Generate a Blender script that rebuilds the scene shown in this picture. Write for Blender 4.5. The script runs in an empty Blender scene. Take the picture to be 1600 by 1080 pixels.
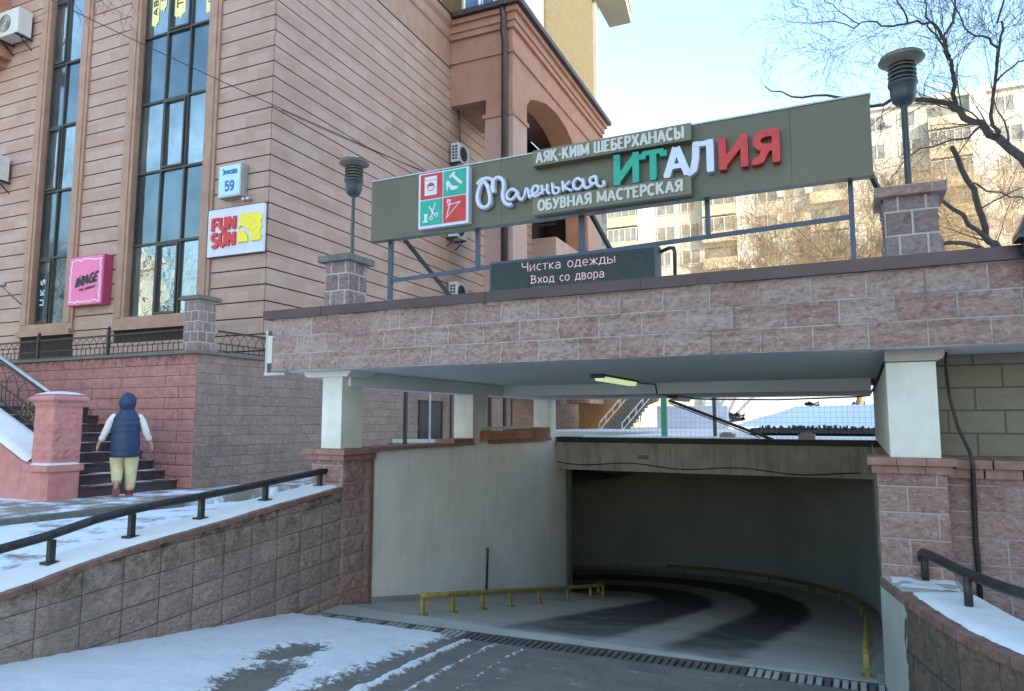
import bpy, bmesh, math, random
from math import sin, cos, pi, radians, atan2, sqrt, floor, ceil
from mathutils import Vector, Matrix, noise
random.seed(7)
S = bpy.context.scene
COL = S.collection

# ------------------------------------------------------------------ camera
H = 1.9
FPX, PITCH, ROLL, AZ = 1109.775, radians(6.0446), radians(-0.0824), radians(25.982)
cd = bpy.data.cameras.new('camera'); cam = bpy.data.objects.new('camera', cd); COL.objects.link(cam)
cd.sensor_width = 36; cd.lens = FPX / 1600 * 36; cd.clip_start = 0.1; cd.clip_end = 2000
cam.matrix_world = (Matrix.Translation((0, 0, H)) @ Matrix.Rotation(AZ, 4, 'Z') @
                    Matrix.Rotation(pi / 2 + PITCH, 4, 'X') @ Matrix.Rotation(-ROLL, 4, 'Z'))
S.camera = cam

# ------------------------------------------------------------------ light
SUN_EL, SUN_AZ = radians(20), radians(122)          # azimuth measured from +Y towards +X
w = bpy.data.worlds.new('World'); S.world = w; w.use_nodes = True
nt = w.node_tree; bg = nt.nodes['Background']
sky = nt.nodes.new('ShaderNodeTexSky'); sky.sky_type = 'NISHITA'; sky.sun_disc = False
sky.sun_elevation = SUN_EL; sky.sun_rotation = SUN_AZ; sky.air_density = 1.5; sky.dust_density = 0.7; sky.ozone_density = 2.6
nt.links.new(sky.outputs[0], bg.inputs[0]); bg.inputs[1].default_value = 0.15
sl = bpy.data.lights.new('sun', 'SUN'); sl.energy = 2.6; sl.angle = radians(0.5); sl.color = (1, .86, .66)
so = bpy.data.objects.new('sun', sl); COL.objects.link(so)
so.rotation_euler = Vector((sin(SUN_AZ) * cos(SUN_EL), cos(SUN_AZ) * cos(SUN_EL), sin(SUN_EL))).to_track_quat('Z', 'Y').to_euler()
S.view_settings.view_transform = 'Standard'; S.view_settings.look = 'None'
S.view_settings.exposure = 2.0; S.view_settings.gamma = 1.0

# ------------------------------------------------------------------ frames: C = canopy frame (world), B = the office building's own axes
BROT = radians(25.982 - 23.792)
def B2W(p):
    return Vector((p[0] * cos(BROT) - p[1] * sin(BROT), p[0] * sin(BROT) + p[1] * cos(BROT), p[2]))
def ray(u, v, az=AZ):                       # direction of a measured sight line
    X = (u - 800) / FPX; U = -(v - 540) / FPX
    x = X * cos(ROLL) - U * sin(ROLL); up = X * sin(ROLL) + U * cos(ROLL)
    fw = cos(PITCH) - up * sin(PITCH); z = sin(PITCH) + up * cos(PITCH)
    return Vector((x * cos(az) - fw * sin(az), x * sin(az) + fw * cos(az), z))
def onY(u, v, Y, az=AZ):
    d = ray(u, v, az); return Vector((0, 0, H)) + d * (Y / d.y)
def onX(u, v, X, az=AZ):
    d = ray(u, v, az); return Vector((0, 0, H)) + d * (X / d.x)
ABZ = radians(23.792)

# ------------------------------------------------------------------ materials
MATS = {}
def _base(name, rough=.8, metal=0.0, spec=None):
    m = bpy.data.materials.new(name); m.use_nodes = True
    b = m.node_tree.nodes['Principled BSDF']; b.inputs['Roughness'].default_value = rough; b.inputs['Metallic'].default_value = metal
    if spec is not None: b.inputs['Specular IOR Level'].default_value = spec
    MATS[name] = m
    return m, m.node_tree, b
def _noise(nt, vec, scale, detail=6, rough=.6, lo=.35, hi=.65):
    n = nt.nodes.new('ShaderNodeTexNoise'); n.inputs['Scale'].default_value = scale; n.inputs['Detail'].default_value = detail
    n.inputs['Roughness'].default_value = rough; nt.links.new(vec, n.inputs['Vector'])
    r = nt.nodes.new('ShaderNodeMapRange'); r.inputs['From Min'].default_value = lo; r.inputs['From Max'].default_value = hi
    nt.links.new(n.outputs['Fac'], r.inputs['Value'])
    return r.outputs[0]
def _mix(nt, fac, a, b, mode='MIX'):
    m = nt.nodes.new('ShaderNodeMix'); m.data_type = 'RGBA'; m.blend_type = mode
    for s, v in ((m.inputs[0], fac), (m.inputs[6], a), (m.inputs[7], b)):
        if hasattr(v, 'links'): nt.links.new(v, s)
        elif isinstance(v, tuple): s.default_value = (*v[:3], 1)
        else: s.default_value = v
    return m.outputs[2]
def _mul(nt, a, k):
    m = nt.nodes.new('ShaderNodeMath'); m.operation = 'MULTIPLY'; nt.links.new(a, m.inputs[0])
    if hasattr(k, 'links'): nt.links.new(k, m.inputs[1])
    else: m.inputs[1].default_value = k
    return m.outputs[0]
def _bump(nt, b, h, strength, dist=.01):
    n = nt.nodes.new('ShaderNodeBump'); n.inputs['Strength'].default_value = strength; n.inputs['Distance'].default_value = dist
    nt.links.new(h, n.inputs['Height']); nt.links.new(n.outputs[0], b.inputs['Normal'])
def _obj(nt):
    return nt.nodes.new('ShaderNodeTexCoord').outputs['Object']
def mat(name, c, c2=None, scale=6, rough=.8, metal=0.0, bump=.15, bscale=60, spec=None, streak=0.0, streakc=(.05, .05, .045), speck=0.0):
    """plain surface with mottling between c and c2, fine bump, optional downward streaks of dirt"""
    m, nt, b = _base(name, rough, metal, spec); o = _obj(nt)
    if c2 is None: c2 = tuple(x * .8 for x in c)
    col = _mix(nt, _noise(nt, o, scale), c, c2)
    if streak:
        mp = nt.nodes.new('ShaderNodeMapping'); mp.inputs['Scale'].default_value = (5, 5, .5); nt.links.new(o, mp.inputs[0])
        f = _mul(nt, _noise(nt, mp.outputs[0], 2.2, 7, .7, .5, .72), streak)
        col = _mix(nt, f, col, streakc)
    if speck:
        col = _mix(nt, _mul(nt, _noise(nt, o, 9, 9, .8, .63, .68), speck), col, tuple(x * .3 for x in c))
    nt.links.new(col, b.inputs['Base Color'])
    if bump: _bump(nt, b, _noise(nt, o, bscale, 5, .6, 0, 1), bump)
    return m
def masonry(name, c1, c2, mortar, cw, ch, off=.5, ms=.006, grain=.5, rough=.9, stain=0.0, stainc=(.04, .05, .03), bump=.5, gscale=55, tone=.35, moss=None):
    """blocks laid from the wall's own metre UVs; every block takes its own tone"""
    m, nt, b = _base(name, rough); o = _obj(nt)
    uv = nt.nodes.new('ShaderNodeUVMap').outputs[0]
    br = nt.nodes.new('ShaderNodeTexBrick'); nt.links.new(uv, br.inputs['Vector'])
    br.offset = off; br.offset_frequency = 2; br.squash = 1
    br.inputs['Scale'].default_value = 1; br.inputs['Mortar Size'].default_value = ms; br.inputs['Mortar Smooth'].default_value = .3
    br.inputs['Brick Width'].default_value = cw; br.inputs['Row Height'].default_value = ch
    br.inputs['Color1'].default_value = (0, 0, 0, 1); br.inputs['Color2'].default_value = (1, 1, 1, 1); br.inputs['Mortar'].default_value = (.5, .5, .5, 1)
    sep = nt.nodes.new('ShaderNodeSeparateColor'); nt.links.new(br.outputs['Color'], sep.inputs[0])
    mpc = nt.nodes.new('ShaderNodeMapping'); mpc.inputs['Scale'].default_value = (.75, .75, 1.5); mpc.inputs['Rotation'].default_value = (.25, .2, 0); nt.links.new(o, mpc.inputs[0]); oc = mpc.outputs[0]
    n1 = _noise(nt, oc, gscale * .22, 8, .8, .38, .62)
    add = nt.nodes.new('ShaderNodeMath'); add.operation = 'ADD'; add.use_clamp = True
    nt.links.new(_mul(nt, sep.outputs[0], tone), add.inputs[0]); nt.links.new(_mul(nt, n1, 1 - tone), add.inputs[1])
    col = _mix(nt, add.outputs[0], c1, c2)
    g = _noise(nt, oc, gscale * .9, 7, .78, .46, .66)
    col = _mix(nt, _mul(nt, g, grain * .85), col, tuple(x * .28 for x in c2))
    col = _mix(nt, _mul(nt, _noise(nt, oc, gscale * 1.1, 5, .75, .54, .66), grain * .65), col, tuple(min(.8, x * 1.3 + .05) for x in c1))
    mc = _mix(nt, _noise(nt, o, 1.1, 4, .6, .52, .66), mortar, tuple(x * .5 for x in mortar))
    col = _mix(nt, br.outputs['Fac'], col, mc)
    if stain:
        mp = nt.nodes.new('ShaderNodeMapping'); mp.inputs['Scale'].default_value = (1.6, 1.6, .6); nt.links.new(o, mp.inputs[0])
        col = _mix(nt, _mul(nt, _noise(nt, mp.outputs[0], 1.6, 8, .7, .48, .7), stain), col, stainc)
    if moss:
        at = nt.nodes.new('ShaderNodeAttribute'); at.attribute_name = 'moss'
        col = _mix(nt, _mul(nt, at.outputs['Fac'], _noise(nt, o, 7, 8, .7, .42, .62)), col, moss)
    nt.links.new(col, b.inputs['Base Color'])
    hsub = nt.nodes.new('ShaderNodeMath'); hsub.operation = 'SUBTRACT'
    nt.links.new(_mul(nt, _noise(nt, o, gscale * .8, 8, .7, 0, 1), 1.0), hsub.inputs[0]); nt.links.new(br.outputs['Fac'], hsub.inputs[1])
    _bump(nt, b, hsub.outputs[0], bump, .012)
    return m
def glass(name, c, rough=.03, ior=1.9, c2=None):
    m, nt, b = _base(name, rough, .9 if ior < 1.55 else 0); b.inputs['IOR'].default_value = ior; o = _obj(nt)
    nt.links.new(_mix(nt, _noise(nt, o, .9), c, c2 or tuple(x * .6 for x in c)), b.inputs['Base Color'])
    _bump(nt, b, _noise(nt, o, 1.6, 2, .5, 0, 1), .3, .03)
    return m

mat('granite_brown', (.34, .22, .165), (.28, .165, .12), 2.5, .6, bump=.1)
masonry('granite_cladding', (.41, .295, .25), (.32, .20, .16), (.25, .18, .15), .62, .3634, .5, .0018, .16, .55, .2, (.27, .15, .10), .08, 14, .7)
mat('groove_dark', (.035, .022, .02), rough=.9)
mat('stucco_terracotta', (.36, .19, .135), (.30, .155, .11), 1.8, .85, bump=.1, streak=.15, streakc=(.18, .1, .08))
mat('stucco_bounce_glow', (.42, .19, .10), (.36, .16, .09), 2, .85, bump=.1)  # terracotta turned orange: bounced glow under the arch, put into the colour
masonry('pillar_tiles', (.40, .27, .23), (.33, .205, .17), (.25, .16, .13), .55, .45, .5, .003, .2, .6, 0, bump=.08, tone=.6)
masonry('tower_olive', (.20, .165, .085), (.14, .115, .06), (.1, .085, .05), .24, .075, .5, .006, .45, .8, 0, bump=.5, tone=.6)
masonry('tower_white', (.34, .34, .32), (.29, .29, .28), (.2, .21, .21), .4, .42, .0, .006, .12, .5, 0, bump=.1, tone=.6)
mat('metal_dark', (.045, .045, .045), (.06, .058, .055), 8, .45, .3, .05)
mat('metal_black', (.02, .02, .022), (.035, .033, .033), 8, .5, .2, .05)
mat('gutter_brown', (.04, .028, .028), (.06, .045, .045), 3, .4, .4, .03)
mat('flashing', (.075, .048, .052), (.058, .036, .04), 2.5, .38, .35, .04)
mat('rail_steel', (.055, .055, .058), (.03, .027, .027), 14, .5, .4, .12, 90)
masonry('split_block', (.43, .345, .315), (.31, .175, .15), (.47, .43, .40), .40, .20, .5, .0075, .8, .95, .12, (.14, .08, .07), 1.0, 27, .68)
masonry('pier_block', (.38, .285, .26), (.30, .155, .135), (.40, .355, .325), .40, .20, .5, .008, .8, .95, .12, (.12, .08, .07), 1.0, 27, .5)
masonry('post_block', (.30, .235, .23), (.20, .135, .13), (.46, .43, .40), .2, .2, .5, .010, .65, .95, .1, (.09, .07, .07), .8, 30, .5)
masonry('slab_block', (.40, .325, .28), (.29, .195, .17), (.10, .085, .07), .325, .20, .0, .004, .75, .95, .55, (.14, .125, .10), .9, 30, .55, moss=(.04, .05, .018))
masonry('dirty_block', (.19, .12, .09), (.11, .085, .065), (.06, .05, .04), .62, .34, .5, .006, .7, .95, .7, (.045, .05, .035), .9, 20, .5)
masonry('pink_block', (.48, .225, .205), (.36, .16, .145), (.11, .045, .04), 1.3, .212, .3, .006, .5, .9, .5, (.13, .08, .07), .9, 18, .35, moss=(.06, .04, .035))
masonry('grey_block', (.32, .235, .20), (.22, .155, .14), (.15, .12, .10), .40, .20, .5, .005, .6, .95, .5, (.13, .13, .115), .8, 16, .6)
masonry('cement_block', (.27, .25, .195), (.225, .205, .16), (.12, .11, .09), .40, .19, .5, .009, .2, .9, .15, (.14, .12, .1), .5, 16, .5)
mat('pink_paint', (.55, .25, .235), (.46, .19, .18), 4, .9, bump=.5, bscale=24, streak=.25, streakc=(.2, .1, .09))
mat('brick_red', (.27, .15, .12), (.16, .09, .07), 11, .9, bump=.5, streak=.4, streakc=(.1, .09, .07))
mat('brick_cap', (.34, .19, .16), (.24, .125, .10), 8, .85, bump=.3, streak=.25, streakc=(.16, .12, .1))
mat('plaster_white', (.78, .77, .73), (.66, .655, .60), 3, .85, bump=.7, bscale=22, streak=.3, streakc=(.48, .43, .3), speck=.5)
mat('plaster_wall', (.86, .87, .86), (.74, .74, .71), 1.0, .85, bump=.3, bscale=12, streak=.35, streakc=(.52, .50, .44), speck=.6)
mat('concrete', (.38, .365, .335), (.29, .28, .255), 3, .9, bump=.3, streak=.65, streakc=(.08, .07, .06), speck=.6)
mat('concrete_grey', (.46, .45, .42), (.36, .355, .33), 2, .85, bump=.15, streak=.2, streakc=(.2, .19, .17))
mat('ceiling_paint', (.78, .78, .76), (.68, .68, .66), .8, .8, bump=.12)
mat('tunnel_wall', (.50, .50, .48), (.40, .40, .385), .6, .85, bump=.2, streak=.35, streakc=(.25, .25, .23))
mat('tar', (.018, .016, .02), (.03, .027, .03), 5, .6)
mat('snow', (.80, .80, .80), (.72, .73, .75), 3, .6, bump=.6, bscale=9)
mat('sign_olive', (.115, .105, .065), (.10, .092, .06), 1.2, .42, bump=.03, streak=.25, streakc=(.16, .15, .11))
mat('sign_olive_light', (.17, .155, .10), (.15, .135, .09), 2, .45, bump=.03)
mat('plastic_white', (.62, .66, .78), (.56, .6, .72), 4, .35, bump=.03)
mat('plastic_cream', (.55, .56, .52), (.5, .5, .46), 5, .4, bump=.03)
mat('letter_green', (.01, .36, .25), (.01, .30, .21), 8, .3, bump=.03)
mat('letter_red', (.60, .02, .018), (.45, .012, .015), 12, .3, bump=.04)
mat('letter_yellow', (.80, .70, .02), (.7, .6, .02), 8, .35, bump=.02)
mat('panel_lilac', (.56, .60, .72), (.5, .54, .67), 3, .35, bump=.02)
mat('panel_pink', (.72, .17, .38), (.65, .14, .33), 2, .35, bump=.02)
mat('panel_pink_side', (.40, .06, .16), (.35, .05, .14), 2, .4, bump=.02)
mat('plate_blue', (.42, .66, .80), (.38, .6, .75), 2, .3, bump=.02)
mat('ink_blue', (.01, .12, .36), rough=.5)
mat('ink_black', (.012, .014, .02), rough=.5)
mat('sticker_yellow', (.80, .76, .32), (.72, .68, .3), 5, .5, bump=0)
mat('led_panel', (.02, .03, .032), (.03, .045, .045), 40, .7, bump=.3, bscale=200)
mat('frame_blue', (.05, .075, .12), (.04, .06, .1), 6, .45, .2)
mat('lamp_grey', (.065, .08, .095), (.045, .06, .075), 6, .45, .3, .05)
mat('lamp_tan', (.17, .155, .12), (.12, .11, .085), 10, .5, .1, .05)
mat('ac_white', (.55, .58, .58), (.48, .5, .5), 4, .45, bump=.03)
mat('ac_dark', (.05, .07, .07), rough=.5)
mat('paint_yellow', (.40, .32, .05), (.20, .15, .04), 12, .65, bump=.3, streak=.6, streakc=(.16, .13, .07))
mat('paint_green', (.03, .26, .12), rough=.5)
mat('rubber', (.015, .015, .015), rough=.7)
mat('wire', (.02, .02, .022), rough=.6)
mat('galv', (.42, .45, .46), (.34, .36, .37), 8, .4, .5)
mat('galv_wire', (.22, .23, .24), rough=.5)
mat('wood_orange', (.42, .16, .04), (.30, .10, .025), 6, .5, bump=.2)
mat('grate_iron', (.16, .14, .135), (.10, .09, .085), 8, .6, .3, .2)
mat('grate_pale', (.42, .40, .36), (.30, .28, .25), 6, .7, bump=.2)
mat('step_stone', (.055, .035, .035), (.085, .06, .06), 7, .65, bump=.2)
mat('stone_grey', (.16, .165, .15), (.12, .12, .11), 6, .9, bump=.5, streak=.4)
mat('door_navy', (.006, .010, .022), rough=.35)
mat('bark', (.055, .045, .045), (.09, .078, .075), 8, .9, bump=.6, bscale=30)
mat('twig_tan', (.36, .255, .14), (.28, .20, .115), 3, .9, bump=0)
mat('shed_snow', (.80, .86, .92), (.72, .80, .88), 5, .5, bump=.1)
mat('wall_orange', (.50, .24, .09), (.42, .20, .08), 2, .8, bump=.2)
mat('fence_pale', (.62, .63, .63), (.5, .52, .53), 1.3, .8, streak=.3, streakc=(.3, .32, .32), bump=.1)
masonry('apt_panel', (.46, .44, .36), (.42, .40, .33), (.34, .33, .28), 6.2, 2.78, 0, .05, .1, .9, .1, (.36, .33, .26), .05, 4, .5)
mat('apt_white', (.52, .52, .48), (.47, .47, .44), .3, .85, bump=.02)
mat('apt_tan', (.44, .39, .27), (.40, .34, .23), .3, .85, bump=.02)
mat('jacket_navy', (.018, .045, .12), (.012, .03, .085), 12, .6, bump=.4, bscale=14)
mat('sleeve_white', (.72, .72, .72), (.6, .6, .6), 12, .8, bump=.3, bscale=20)
mat('trousers_cream', (.62, .57, .35), (.5, .46, .28), 10, .85, bump=.4, bscale=16)
mat('skin', (.50, .29, .21), (.44, .24, .17), 10, .55, bump=.05)
mat('shoe_red', (.22, .02, .03), (.15, .015, .02), 20, .6)
mat('sole_white', (.32, .16, .15), rough=.7)
glass('glass_sky', (.40, .48, .52), .02, 1.5)
glass('glass_spandrel', (.19, .25, .29), .10, 1.5, (.13, .18, .21))
glass('glass_far', (.13, .13, .115), .15, 1.6, (.26, .24, .19))
glass('glass_blue', (.02, .12, .32), .05, 1.8)
def emit(name, c, k):
    m, nt, b = _base(name, .4); b.inputs['Base Color'].default_value = (*c, 1)
    b.inputs['Emission Color'].default_value = (*c, 1); b.inputs['Emission Strength'].default_value = k
emit('led_dot', (.80, .48, .50), .045)
emit('tube_glow', (.66, .82, .40), .19)
# asphalt with worn patches, and the ramp floor whose tyre marks ride in an attribute
def asphalt():
    m, nt, b = _base('asphalt', .75); o = _obj(nt)
    c = _mix(nt, _noise(nt, o, 2.2, 8, .7, .35, .68), (.21, .185, .155), (.125, .115, .10))
    c = _mix(nt, _mul(nt, _noise(nt, o, 55, 5, .7, .52, .7), .55), c, (.34, .31, .27))
    c = _mix(nt, _mul(nt, _noise(nt, o, 3.5, 11, .85, .575, .66), .7), c, (.62, .66, .70))     # thin frost left between the stones
    nt.links.new(c, b.inputs['Base Color']); _bump(nt, b, _noise(nt, o, 110, 4, .7, 0, 1), .6)
asphalt()
def snowthin():
    m, nt, b = _base('snow_thin', .65); o = _obj(nt)
    at = nt.nodes.new('ShaderNodeAttribute'); at.attribute_name = 'thin'
    c = _mix(nt, _noise(nt, o, 3, 6, .7), (.80, .80, .80), (.70, .71, .73))
    c = _mix(nt, _mul(nt, _noise(nt, o, 38, 4, .8, .60, .70), .55), c, (.3, .27, .23))
    n = nt.nodes.new('ShaderNodeTexNoise'); n.inputs['Scale'].default_value = 16; n.inputs['Detail'].default_value = 7; n.inputs['Roughness'].default_value = .75
    nt.links.new(o, n.inputs['Vector'])
    s = nt.nodes.new('ShaderNodeMath'); s.operation = 'MULTIPLY_ADD'; nt.links.new(n.outputs['Fac'], s.inputs[0]); s.inputs[1].default_value = .55; nt.links.new(at.outputs['Fac'], s.inputs[2])
    r = nt.nodes.new('ShaderNodeMapRange'); r.inputs['From Min'].default_value = .36; r.inputs['From Max'].default_value = .30; nt.links.new(s.outputs[0], r.inputs['Value'])
    c = _mix(nt, r.outputs[0], c, (.17, .15, .13))
    nt.links.new(c, b.inputs['Base Color']); _bump(nt, b, _noise(nt, o, 14, 6, .7, 0, 1), .6, .02)
snowthin()
def rampmat():
    m, nt, b = _base('ramp_concrete', .8); o = _obj(nt)
    at = nt.nodes.new('ShaderNodeAttribute'); at.attribute_name = 'tyre'
    c = _mix(nt, _noise(nt, o, 1.6, 7, .6), (.46, .44, .39), (.37, .355, .315))
    n = nt.nodes.new('ShaderNodeTexNoise'); n.inputs['Scale'].default_value = 1.9; n.inputs['Detail'].default_value = 9; n.inputs['Roughness'].default_value = .7
    nt.links.new(o, n.inputs['Vector'])
    s = nt.nodes.new('ShaderNodeMath'); s.operation = 'ADD'; nt.links.new(at.outputs['Fac'], s.inputs[0]); nt.links.new(n.outputs['Fac'], s.inputs[1])
    r = nt.nodes.new('ShaderNodeMapRange'); r.inputs['From Min'].default_value = .72; r.inputs['From Max'].default_value = 1.45; nt.links.new(s.outputs[0], r.inputs['Value'])
    c = _mix(nt, r.outputs[0], c, (.055, .05, .047))
    nt.links.new(c, b.inputs['Base Color']); _bump(nt, b, _noise(nt, o, 60, 4, .7, 0, 1), .3)
rampmat()
def paving(name, ca, cb, sn=.0):
    m, nt, b = _base(name, .8); o = _obj(nt)
    c = _mix(nt, _noise(nt, o, 3, 8, .7), ca, cb)
    c = _mix(nt, _mul(nt, _noise(nt, o, 1.5, 10, .72, .5 - sn, .62 - sn), 1.0), c, (.78, .82, .88))
    nt.links.new(c, b.inputs['Base Color']); _bump(nt, b, _noise(nt, o, 40, 5, .7, 0, 1), .4)
paving('walk_frost', (.27, .23, .195), (.2, .17, .145), .03)
paving('lane_snow', (.17, .155, .13), (.12, .105, .09), .14)
paving('ground_far', (.2, .18, .15), (.14, .13, .11), .12)

# ------------------------------------------------------------------ mesh builder
class MB:
    def __init__(s): s.v = []; s.f = []; s.uv = []; s.sm = []; s.attr = None
    def face(s, pts, uv=None, smooth=False):
        n = len(s.v); s.v += [tuple(p) for p in pts]; s.f.append(tuple(range(n, n + len(pts))))
        if uv is None:
            a, b, c = Vector(pts[0]), Vector(pts[1]), Vector(pts[2]); nn = (b - a).cross(c - b)
            ax, ay, az = abs(nn.x), abs(nn.y), abs(nn.z)
            if az >= ax and az >= ay: uv = [(p[0], p[1]) for p in pts]
            elif ax >= ay: uv = [(p[1], p[2]) for p in pts]
            else: uv = [(p[0], p[2]) for p in pts]
        s.uv.append(uv); s.sm.append(smooth); return s
    def box(s, x0, x1, y0, y1, z0, z1, skip=''):
        x0, x1 = sorted((x0, x1)); y0, y1 = sorted((y0, y1)); z0, z1 = sorted((z0, z1))
        p = lambda i, j, k: ((x0, x1)[i], (y0, y1)[j], (z0, z1)[k])
        F = {'f': [(0,0,0),(1,0,0),(1,0,1),(0,0,1)], 'b': [(1,1,0),(0,1,0),(0,1,1),(1,1,1)], 'l': [(0,1,0),(0,0,0),(0,0,1),(0,1,1)],
             'r': [(1,0,0),(1,1,0),(1,1,1),(1,0,1)], 't': [(0,0,1),(1,0,1),(1,1,1),(0,1,1)], 'd': [(0,1,0),(1,1,0),(1,0,0),(0,0,0)]}
        for k, q in F.items():
            if k not in skip: s.face([p(*t) for t in q])
        return s
    def prism(s, poly, d0, d1, plane='xz'):
        """poly in 2D (counter-clockwise seen from the -d side), extruded along the third axis"""
        m = {'xz': lambda a, b, d: (a, d, b), 'yz': lambda a, b, d: (d, a, b), 'xy': lambda a, b, d: (a, b, d)}[plane]
        A = [m(a, b, d0) for a, b in poly]; Bq = [m(a, b, d1) for a, b in poly]
        s.face(A); s.face(Bq[::-1])
        for i in range(len(poly)):
            j = (i + 1) % len(poly); s.face([A[j], A[i], Bq[i], Bq[j]])
        return s
    def tube(s, pts, r, n=8, cap=True, squash=None, smooth=True):
        pts = [Vector(p) for p in pts]; rr = r if hasattr(r, '__len__') else [r] * len(pts)
        base = len(s.v); up = None
        for i, p in enumerate(pts):
            d = (pts[min(i + 1, len(pts) - 1)] - pts[max(i - 1, 0)]); d = d.normalized() if d.length > 1e-9 else Vector((0, 0, 1))
            if up is None: up = Vector((0, 0, 1)) if abs(d.z) < .9 else Vector((1, 0, 0))
            a = d.cross(up); a = a.normalized() if a.length > 1e-6 else d.orthogonal().normalized(); b = a.cross(d).normalized(); up = b
            for k in range(n):
                t = 2 * pi * k / n; q = p + (a * cos(t) + b * sin(t)) * rr[i]
                s.v.append((q.x, q.y, q.z))
        for i in range(len(pts) - 1):
            for k in range(n):
                k2 = (k + 1) % n
                s.f.append((base + i * n + k, base + i * n + k2, base + (i + 1) * n + k2, base + (i + 1) * n + k)); s.uv.append([(0, 0)] * 4); s.sm.append(smooth)
        if cap and n > 3:
            s.f.append(tuple(base + k for k in range(n))[::-1]); s.uv.append([(0, 0)] * n); s.sm.append(False)
            e = base + (len(pts) - 1) * n; s.f.append(tuple(e + k for k in range(n))); s.uv.append([(0, 0)] * n); s.sm.append(False)
        return s
    def bar(s, a, b, w, h=None):
        """square bar from a to b"""
        h = h or w; a, b = Vector(a), Vector(b); d = (b - a).normalized()
        u = Vector((0, 0, 1)) if abs(d.z) < .95 else Vector((0, 1, 0))
        x = d.cross(u).normalized() * w / 2; y = x.cross(d).normalized() * h / 2
        A = [a - x - y, a + x - y, a + x + y, a - x + y]; Bq = [p + (b - a) for p in A]
        s.face(A); s.face(Bq[::-1])
        for i in range(4): j = (i + 1) % 4; s.face([A[j], A[i], Bq[i], Bq[j]])
        return s
    def lathe(s, prof, c, n=24, smooth=True):
        base = len(s.v)
        for r, z in prof:
            for k in range(n): t = 2 * pi * k / n; s.v.append((c[0] + r * cos(t), c[1] + r * sin(t), c[2] + z))
        for i in range(len(prof) - 1):
            for k in range(n):
                k2 = (k + 1) % n; s.f.append((base + i * n + k, base + i * n + k2, base + (i + 1) * n + k2, base + (i + 1) * n + k)); s.uv.append([(0, 0)] * 4); s.sm.append(smooth)
        return s
    def grid(s, P, nu, nv, uvf=None, smooth=True, attr=None):
        base = len(s.v); vals = []
        for j in range(nv + 1):
            for i in range(nu + 1):
                s.v.append(tuple(P(i / nu, j / nv)))
                if attr: vals.append(attr(i / nu, j / nv))
        W = nu + 1
        for j in range(nv):
            for i in range(nu):
                q = (base + j * W + i, base + j * W + i + 1, base + (j + 1) * W + i + 1, base + (j + 1) * W + i)
                s.f.append(q); s.sm.append(smooth)
                uvs = [(i / nu, j / nv), ((i + 1) / nu, j / nv), ((i + 1) / nu, (j + 1) / nv), (i / nu, (j + 1) / nv)]
                s.uv.append([uvf(*t) for t in uvs] if uvf else uvs)
        if attr:
            s.attr = s.attr or [0.0] * base
            s.attr += [0.0] * (base - len(s.attr)) + vals
        return s
    def mesh(s, name, m, base=(0, 0, 0), attrname=None):
        me = bpy.data.meshes.new(name); bx, by, bz = base
        me.from_pydata([(x - bx, y - by, z - bz) for x, y, z in s.v], [], s.f)
        ul = me.uv_layers.new(name='UVMap'); flat = [c for q in s.uv for t in q for c in t]; ul.data.foreach_set('uv', flat)
        me.polygons.foreach_set('use_smooth', s.sm)
        if s.attr and attrname:
            a = me.attributes.new(attrname, 'FLOAT', 'POINT'); vals = s.attr + [0.0] * (len(s.v) - len(s.attr)); a.data.foreach_set('value', vals)
        for mm in (m if isinstance(m, (list, tuple)) else [m]): me.materials.append(MATS[mm])
        me.update(); return me

class Thing:
    def __init__(s, name, label, cat, base=(0, 0, 0), frame='C', group=None, rz=0):
        s.base = tuple(base); o = s.o = bpy.data.objects.new(name, None); COL.objects.link(o); o.empty_display_size = .2
        if frame == 'B': o.location = B2W(base); o.rotation_euler[2] = BROT
        else: o.location = base; o.rotation_euler[2] = rz
        o['label'] = label; o['category'] = cat
        if group: o['group'] = group
    def part(s, name, mb, m, parent=None, label=None, attr=None):
        o = bpy.data.objects.new(name, mb.mesh(name, m, s.base, attr)); COL.objects.link(o); o.parent = parent or s.o
        if label: o['label'] = label
        return o
def solo(name, label, cat, mb, m, base=(0, 0, 0), frame='C', group=None, attr=None):
    o = bpy.data.objects.new(name, mb.mesh(name, m, base, attr)); COL.objects.link(o)
    if frame == 'B': o.location = B2W(base); o.rotation_euler[2] = BROT
    else: o.location = base
    o['label'] = label; o['category'] = cat
    if group: o['group'] = group
    return o
def struct(name, mb, m, kind='structure', label=None, cat=None, attr=None):
    o = bpy.data.objects.new(name, mb.mesh(name, m, (0, 0, 0), attr)); COL.objects.link(o); o['kind'] = kind
    if label: o['label'] = label
    if cat: o['category'] = cat
    return o
def copy_tree(o, parent=None):
    c = o.copy(); COL.objects.link(c); c.parent = parent
    for ch in [k for k in bpy.data.objects if k.parent == o]: copy_tree(ch, c)
    return c

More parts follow.
